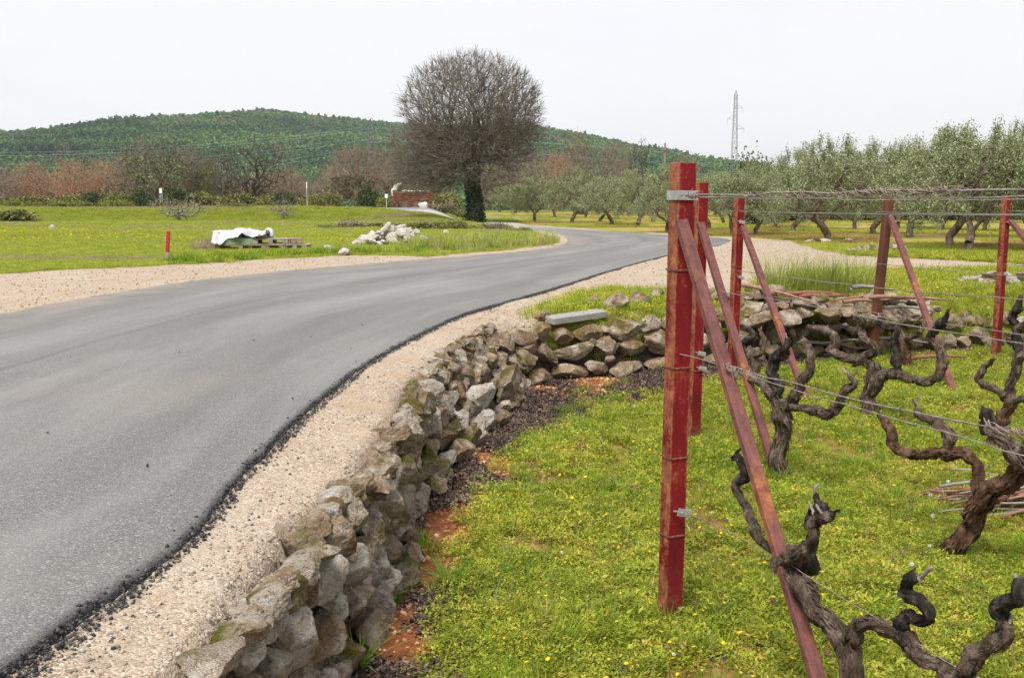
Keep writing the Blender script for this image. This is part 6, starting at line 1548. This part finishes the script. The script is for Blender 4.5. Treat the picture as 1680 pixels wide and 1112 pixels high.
n = len(x_); s_ = 2.6 + 4.8 * R.uniform(0, 1, n) ** 2
idx = np.where(fbm(x_ / 45, y_ / 45, 3, 31) > 0.22, 3, R.choice([0, 1, 2, 4], n, p=[0.32, 0.32, 0.14, 0.22]))
scatter('hill_forest', pro, np.stack([x_, y_, z_ - 0.4], 1), np.stack([x_ * 0, x_ * 0, R.uniform(0, 6.28, n)], 1), np.stack([s_, s_, s_ * R.uniform(0.8, 1.25, n)], 1), idx, 'dark green pine forest covering the far hill', 'forest')

# ------------------------------------------------------------------ lattice masts, poles, lines
def mast_mat():
    s = N('mast_steel'); return s.out((0.11, 0.115, 0.12), 0.7)
M_MAST = mast_mat()
def mast(px, top_y, Y, wb, wt, arms, label, bar_r):
    x = (px - 840) / FPX * Y; zt_ = CAM_Z + (343 - top_y) * Y / FPX; z0 = -1.0
    root = empty('lattice_mast', (x, Y, z0)); tag(root, label, 'pylon', 'lattice power masts')
    Hh = zt_ - z0
    def wz(z): return wb + (wt - wb) * min(1, z / (Hh * 0.97))
    for sx in (-1, 1):
        for sy in (-1, 1):
            def leg(bm): bar(bm, (sx * wb / 2, sy * wb / 2, 0), (sx * wt / 2, sy * wt / 2, Hh * 0.97), bar_r, 5); bar(bm, (sx * wt / 2, sy * wt / 2, Hh * 0.97), (0, 0, Hh), bar_r * 0.8, 5)
            obj('leg', bm_mesh('leg', leg, M_MAST), root)
    nb = 13
    def lace(bm):
        for i in range(nb):
            a, b = Hh * 0.97 * (i / nb) ** 0.9, Hh * 0.97 * ((i + 1) / nb) ** 0.9; wa, wb_ = wz(a) / 2, wz(b) / 2
            for sy in (-1, 1):
                bar(bm, (-wa, sy * wa, a), (wb_, sy * wb_, b), bar_r * 0.55, 4); bar(bm, (wa, sy * wa, a), (-wb_, sy * wb_, b), bar_r * 0.55, 4)
                bar(bm, (sy * wa, -wa, a), (sy * wb_, wb_, b), bar_r * 0.55, 4); bar(bm, (-wb_, sy * wb_, b), (wb_, sy * wb_, b), bar_r * 0.5, 4)
    o = obj('lattice', bm_mesh('lattice', lace, M_MAST), root)
    tipsw = []
    for f, l0, l1 in arms:
        def arm(bm):
            z = Hh * f; w_ = wz(z) / 2
            if l0: bar(bm, (-w_, 0, z), (-l0, 0, z + 0.1), bar_r * 0.8, 4); bar(bm, (-w_, 0, z + 1.3), (-l0, 0, z + 0.1), bar_r * 0.6, 4); bar(bm, (-l0, 0, z), (-l0, 0, z - 1.5), bar_r * 0.55, 4)
            if l1: bar(bm, (w_, 0, z), (l1, 0, z + 0.1), bar_r * 0.8, 4); bar(bm, (w_, 0, z + 1.3), (l1, 0, z + 0.1), bar_r * 0.6, 4); bar(bm, (l1, 0, z), (l1, 0, z - 1.5), bar_r * 0.55, 4)
        obj('cross_arm', bm_mesh('cross_arm', arm, M_MAST), root)
        if l0: tipsw.append((x - l0, Y, z0 + Hh * f - 1.5))
        if l1: tipsw.append((x + l1, Y, z0 + Hh * f - 1.5))
    return tipsw
mast(1199, 155, 330, 2.6, 0.8, [(0.86, 0, 2.4), (0.775, 2.6, 0), (0.70, 0, 2.9)], 'slender lattice power mast against the sky above the olives', 0.06)
tl = mast(614, 198, 440, 5.0, 1.6, [(0.94, 3.4, 3.4), (0.84, 4.2, 4.2), (0.74, 3.6, 3.6)], 'lattice power mast before the hill left of the big tree', 0.11)
M_LINE = (lambda s: s.out((0.42, 0.43, 0.45), 0.5, metal=0.2))(N('aluminium_conductor'))
left_ends = [247, 249, 256, 258, 268, 272]
for k, (p0, ey) in enumerate(zip(tl, left_ends)):
    e = PY(-420, ey - 10, 400)
    t = np.linspace(0, 1, 40); P = np.array(p0) + (np.array(e) - np.array(p0)) * t[:, None]; P[:, 2] -= 4 * (6.5 + k) * t * (1 - t)
    tag(tube_obj('power_line', P, np.full(40, 0.024), 5, M_LINE), ['highest', 'second highest', 'third highest', 'fourth', 'second lowest', 'lowest'][k] + ' of the power lines crossing the hill on the left', 'power line', 'power lines left of the mast')
    e = PY(2050, ey + 6, 520)
    P = np.array(p0) + (np.array(e) - np.array(p0)) * t[:, None]; P[:, 2] -= 4 * (7.5 + k) * t * (1 - t)
    tag(tube_obj('power_line', P, np.full(40, 0.024), 5, M_LINE), ['highest', 'second highest', 'third highest', 'fourth', 'second lowest', 'lowest'][k] + ' of the power lines crossing the hill behind the big tree', 'power line', 'power lines right of the mast')
def wood_mat(name, a, b, sc=1.0):
    s = N(name); n = s.noise(8 * sc, 6, 0.65, s.map((1, 1, 0.15), s.world())); return s.out(s.ramp(n, [(0.3, a), (0.7, b)]), 0.9, s.bump(n, 0.4, 0.01))
M_POLE = wood_mat('pole_wood', (0.10, 0.075, 0.055), (0.20, 0.16, 0.12))
x = (1087 - 840) / FPX * 135
root = empty('utility_pole', (x, 135, H(x, 135) - 0.2)); tag(root, 'wooden utility pole standing above the olives', 'utility pole')
hp = CAM_Z + (343 - 235) * 135 / FPX - H(x, 135)
obj('pole', bm_mesh('pole', lambda bm: bar(bm, (0, 0, 0), (0, 0, hp), 0.19, 8, 0.13), M_POLE, True), root)
pole_arm = obj('cross_arm', bm_mesh('cross_arm', lambda bm: box(bm, (0.1, -0.17, hp - 1.0), (0.9, 0.1, 0.12)), M_POLE), root)
for sx in (-0.3, 0.5): obj('insulator', bm_mesh('insulator', lambda bm: bar(bm, (sx, -0.17, hp - 0.94), (sx, -0.17, hp - 0.68), 0.06, 8, 0.035), M_GALV), pole_arm)

# signs and marker poles by the cross road
M_SIGN = (lambda s: s.out((0.72, 0.73, 0.74), 0.5))(N('sign_white')); M_SGREY = (lambda s: s.out((0.38, 0.38, 0.38), 0.6))(N('sign_grey'))
def sign(px, Y, top, w, h, label, legs=1, post_r=0.04):
    x = (px - 840) / FPX * Y; z0 = H(x, Y); zt_ = CAM_Z + (343 - top) * Y / FPX
    root = empty('road_sign', (x, Y, z0)); tag(root, label, 'sign')
    for k in range(legs): obj('pole', bm_mesh('pole', lambda bm: bar(bm, ((k - (legs - 1) / 2) * w * 0.7, 0.03, -0.2), ((k - (legs - 1) / 2) * w * 0.7, 0.03, zt_ - z0), post_r, 8), M_SGREY), root)
    def brd(bm): box(bm, (0, -0.03, zt_ - z0 - h / 2), (w, 0.025, h), None, 0.008)
    obj('board', bm_mesh('board', brd, M_SIGN), root)
sign(270, 89, 310, 0.24, 0.42, 'small white sign board on a grey stand before the ivy tree', 2)
sign(636, 93, 319, 0.26, 0.36, 'small white sign standing at the left corner of the ruined hut', 1)
x = (507 - 840) / FPX * 91; root = empty('marker_pole', (x, 91, H(x, 91))); tag(root, 'thin white marker pole beside the cross road', 'pole')
hp = CAM_Z + (343 - 300) * 91 / FPX - H(x, 91)
obj('shaft', bm_mesh('shaft', lambda bm: bar(bm, (0, 0, -0.2), (0, 0, hp * 0.75), 0.035, 8), M_SGREY), root); obj('tip', bm_mesh('tip', lambda bm: bar(bm, (0, 0, hp * 0.75), (0, 0, hp), 0.05, 8), M_SIGN), root)

# ------------------------------------------------------------------ ruined brick hut at the junction
def brick_mat():
    s = N('old_red_brick'); n = s.noise(2.2, 5, 0.65, s.world()); r = s.rnd()
    c = s.ramp(s.math('ADD', s.math('MULTIPLY', n, 0.7), s.math('MULTIPLY', r, 0.3)), [(0.25, (0.06, 0.026, 0.018)), (0.5, (0.125, 0.048, 0.03)), (0.75, (0.20, 0.09, 0.06))]); return s.out(c, 0.9)
def mortar_mat():
    s = N('ruin_mortar'); return s.out(s.ramp(s.noise(1.6, 5, 0.6, s.world()), [(0.3, (0.10, 0.07, 0.055)), (0.7, (0.22, 0.17, 0.14))]), 0.95)
M_BRICK, M_MORT = brick_mat(), mortar_mat()
YH = 101.0; k1 = YH / FPX
hx0, hx1 = (643 - 840) * k1, (714 - 840) * k1; hz0 = H((hx0 + hx1) / 2, YH) - 0.15
hut = empty('ruined_hut', ((hx0 + hx1) / 2, YH, hz0)); tag(hut, 'low ruined red brick hut with white stones along its broken top', 'ruin')
W_, Hw = hx1 - hx0, CAM_Z + (343 - 315) * k1 - hz0
def wall_core(bm):
    box(bm, (-W_ * 0.42, 0.12, Hw * 0.5), (W_ * 0.16, 0.3, Hw)); box(bm, (0.06 * W_, 0.12, Hw * 0.72), (W_ * 0.80, 0.3, Hw * 0.52)); box(bm, (-W_ * 0.05, 0.125, Hw * 0.22), (W_ * 0.16, 0.29, Hw * 0.46)); box(bm, (W_ * 0.42, 0.125, Hw * 0.22), (W_ * 0.14, 0.29, Hw * 0.46))
    box(bm, (-W_ * 0.47, 1.7, Hw * 0.42), (0.3, 2.85, Hw * 0.84)); box(bm, (W_ * 0.44, 1.7, Hw * 0.42), (0.3, 2.85, Hw * 0.84)); box(bm, (0, 3.2, Hw * 0.40), (W_ * 0.9, 0.14, Hw * 0.78))
obj('wall', bm_mesh('wall', wall_core, M_MORT), hut)
bme = bm_mesh('brick', lambda bm: box(bm, (0, 0, 0), (0.42, 0.07, 0.17), None, 0.012), M_BRICK)
nb_ = 0
for rI in range(int(Hw / 0.19)):
    for cI in range(int(W_ / 0.45)):
        xx_ = -W_ / 2 + 0.24 + cI * 0.45 + (0.22 if rI % 2 else 0); zz_ = 0.1 + rI * 0.19
        if xx_ > W_ / 2 - 0.2 or RND.random() < 0.06: continue
        solid = zz_ > Hw * 0.47 or xx_ < -W_ * 0.35 or abs(xx_ + W_ * 0.05) < W_ * 0.05 or xx_ > W_ * 0.37
        if solid: obj('brick', bme, hut, (xx_, -0.055 + RND.uniform(-0.012, 0.012), zz_)); nb_ += 1
for k in range(16):
    xx_ = -W_ / 2 + W_ * (k + 0.5) / 16
    if RND.random() < 0.45:
        o = obj('cap_stone', RND.choice(ST_PALE), hut, (xx_, 0.1, Hw + 0.06), (0, RND.uniform(-0.3, 0.3), RND.uniform(0, 3)), (RND.uniform(0.1, 0.26), 0.16, RND.uniform(0.05, 0.12)))
for dx, dz, s_ in [(-0.40, 0.25, 0.3), (-0.44, 0.15, 0.25), (-0.36, 0.5, 0.26), (-0.33, 0.66, 0.24), (-0.28, 0.74, 0.22), (-0.47, -0.1, 0.26), (-0.46, -0.35, 0.26)]:
    obj('cap_stone', RND.choice(ST_PALE), hut, (dx * W_, 0.05, Hw + dz), (0.2, dx * 3, dz * 9), (s_, 0.2, s_ * 0.7))
def chim(bm): box(bm, (-W_ * 0.31, 0.5, Hw + 0.35), (0.9, 0.5, 0.7), None, 0.05)
obj('gable_stub', bm_mesh('gable_stub', chim, M_MORT), hut)
p = PY(693, 337, 96); o = obj('boulder', ST_PALE[2], None, (p.x, 96, H(p.x, 96) + 0.25), (0, 0.2, 0.3), (0.5, 0.4, 0.42)); tag(o, 'big white boulder standing at the right corner of the hut', 'stone')

# ------------------------------------------------------------------ pallets, planks and sheet in the field
M_PLANK = wood_mat('weathered_plank', (0.15, 0.125, 0.105), (0.34, 0.30, 0.265), 1.5)
M_PLANK2 = wood_mat('weathered_plank_brown', (0.17, 0.12, 0.085), (0.33, 0.25, 0.19), 1.5)
M_GREENB = wood_mat('faded_green_board', (0.12, 0.19, 0.11), (0.21, 0.29, 0.17), 1.0)
YP = 24.8
def pallet(px, pz, w, d, yaw, label, mat, rows=3, blocks=True, hgt=0.14, dy=0.0):
    x = (px - 840) / FPX * YP; root = empty('wooden_pallet', (x, YP + dy, H(x, YP) + pz), yaw); tag(root, label, 'pallet', 'weathered pallets in the field')
    nb2 = 6
    pl = bm_mesh('plank', lambda bm: box(bm, (0, 0, 0), (w, d / nb2 * 0.82, 0.022), None, 0.003), mat)
    for k in range(nb2): obj('plank', pl, root, (RND.uniform(-0.02, 0.02), -d / 2 + (k + 0.5) * d / nb2, hgt - 0.011), (0, 0, RND.uniform(-0.02, 0.02)))
    bk = bm_mesh('block', lambda bm: box(bm, (0, 0, 0), (0.11, 0.11, hgt - 0.047), None, 0.004), mat)
    for a in (-1, 0, 1):
        for b in (-1, 0, 1): obj('block', bk, root, (a * (w / 2 - 0.07), b * (d / 2 - 0.07), hgt / 2 - 0.001))
    lo = bm_mesh('bottom_board', lambda bm: box(bm, (0, 0, 0), (w, 0.1, 0.022), None, 0.003), M_PLANK)
    for b in (-1, 0, 1): obj('bottom_board', lo, root, (0, b * (d / 2 - 0.07), 0.0115))
    return root
PW = 60.0 / 24.8
pallet(404, 0.0, 1.25, 1.0, 0.03, 'bottom pallet under the green boarded stack', M_PLANK2)
pallet(400, 0.30, 1.30, 1.0, 0.05, 'grey pallet on top of the green boarded stack below the sheet', M_PLANK, dy=0.12)
pallet(447, 0.0, 0.95, 0.9, -0.05, 'lowest pallet of the middle stack', M_PLANK2); pallet(449, 0.145, 0.85, 0.9, 0.12, 'topmost pallet of the middle stack', M_PLANK)
pallet(489, 0.0, 0.62, 0.8, 0.05, 'small low pallet at the right end', M_PLANK); pallet(484, 0.145, 0.42, 0.7, 0.2, 'narrow pallet piece on top of the right end', M_PLANK2)
x = (395 - 840) / FPX * YP
crate = empty('green_crate', (x, YP - 0.02, H(x, YP) + 0.145), 0.03); tag(crate, 'faded green wooden crate between two pallets under the plastic sheet', 'crate')
for k in range(2): obj('board', bm_mesh('board', lambda bm: box(bm, (0, -0.46, 0.038 + k * 0.074), (0.95, 0.025, 0.070), None, 0.004), M_GREENB), crate)
obj('back_board', bm_mesh('back_board', lambda bm: box(bm, (0, 0.40, 0.075), (0.95, 0.025, 0.148)), M_GREENB), crate)
for sx in (-1, 1): obj('side_board', bm_mesh('side_board', lambda bm: box(bm, (sx * 0.46, -0.03, 0.075), (0.025, 0.82, 0.148)), M_GREENB), crate)
# white plastic sheet draped over
def sheet():
    nx_, ny_ = 60, 26; u, v = np.meshgrid(np.linspace(0, 1, nx_), np.linspace(0, 1, ny_), indexing='ij')
    X = -0.62 + 1.28 * u + 0.03 * np.sin(v * 9); Yv = -0.56 + 0.75 * v
    ridge = np.interp(u, [0, 0.12, 0.3, 0.45, 0.6, 0.8, 1.0], [0.45, 0.455, 0.46, 0.52, 0.50, 0.455, 0.45])
    front = np.interp(u, [0, 0.2, 0.4, 0.58, 0.8, 1.0], [0.22, 0.20, 0.30, 0.40, 0.34, 0.36])
    f = np.clip((v - 0.0) / 0.28, 0, 1); Z = front + (ridge - front) * f * f * (3 - 2 * f)
    Z = Z + 0.012 * np.sin(u * 22 + v * 8) * (1 - v * 0.5) + 0.10 * (0.25 - np.abs(fbm(u * 6 + v * 2, v * 4, 3, 3))) + 0.05 * (0.25 - np.abs(fbm(u * 16, v * 9, 2, 5))); Yv = Yv - 0.05 * (1 - f) * np.sin(u * 15)
    V = np.stack([X, Yv, Z], -1).reshape(-1, 3); i_ = (np.arange(nx_ - 1)[:, None] * ny_ + np.arange(ny_ - 1)[None]).ravel()
    return V, np.stack([i_, i_ + 1, i_ + ny_ + 1, i_ + ny_], 1)
M_PLAST = (lambda s: s.out((0.38, 0.38, 0.40), 0.4, spec=0.35))(N('white_plastic'))
V, F = sheet(); sh_o = obj('plastic_sheet', mesh_np('plastic_sheet', V, F, M_PLAST, True), None, (x + 0.05, YP, H(x, YP) + 0.0), (0, 0, 0.04))
so_ = sh_o.modifiers.new('thick', 'SOLIDIFY'); so_.thickness = 0.006
tag(sh_o, 'crumpled white plastic sheet draped over the pallet stack', 'plastic sheet')
P = np.array([(0.66, 0.1, 0.46), (0.72, 0.05, 0.50), (0.80, 0.0, 0.49), (0.84, -0.05, 0.42), (0.85, -0.07, 0.33)]) + np.array([x - 0.02, YP, H(x, YP)])
tag(tube_obj('plastic_roll', catmull(P, 20), np.full(20, 0.05), 10, M_PLAST), 'white plastic roll bent over the right end of the stack', 'plastic roll')
# red marker stake
g = G(274, 431, 0.58)
M_STK = (lambda s: s.out(s.ramp(s.noise(30, 4, 0.6), [(0.3, (0.30, 0.015, 0.018)), (0.7, (0.48, 0.03, 0.03))]), 0.6))(N('stake_red')); M_STK2 = (lambda s: s.out((0.30, 0.27, 0.24), 0.85))(N('stake_grey'))
st = empty('marker_stake', (g.x, g.y, H(g.x, g.y))); st.rotation_euler = (0, math.radians(5), 0.2); tag(st, 'short stake painted red at the edge of the left gravel verge', 'stake')
hs = 0.60
obj('stake_foot', bm_mesh('stake_foot', lambda bm: box(bm, (0, 0, 0.05), (0.055, 0.05, 0.31), None, 0.006), M_STK2), st)
obj('stake_head', bm_mesh('stake_head', lambda bm: (box(bm, (0, 0, 0.20 + 0.20), (0.068, 0.06, 0.40), None, 0.012)), M_STK), st)
obj('cross_peg', bm_mesh('cross_peg', lambda bm: box(bm, (-0.05, 0, 0.42), (0.04, 0.03, 0.03)), M_STK2), st)
# ------------------------------------------------------------------ the air
s = N('air'); s.t.nodes.clear()
pv = s.n('ShaderNodeVolumePrincipled'); ov = s.n('ShaderNodeOutputMaterial')
pv.inputs['Color'].default_value = (0.93, 0.96, 1.0, 1); pv.inputs['Density'].default_value = 0.0001; pv.inputs['Anisotropy'].default_value = 0.2
s.l(pv.outputs[0], ov.inputs['Volume'])
hz_o = obj('haze', bm_mesh('haze', lambda bm: box(bm, (0, 2850, 118), (11200, 6800, 266)), s.m))
tag(hz_o, 'thin pale haze in the air over the valley and hill', 'haze', kind='stuff')
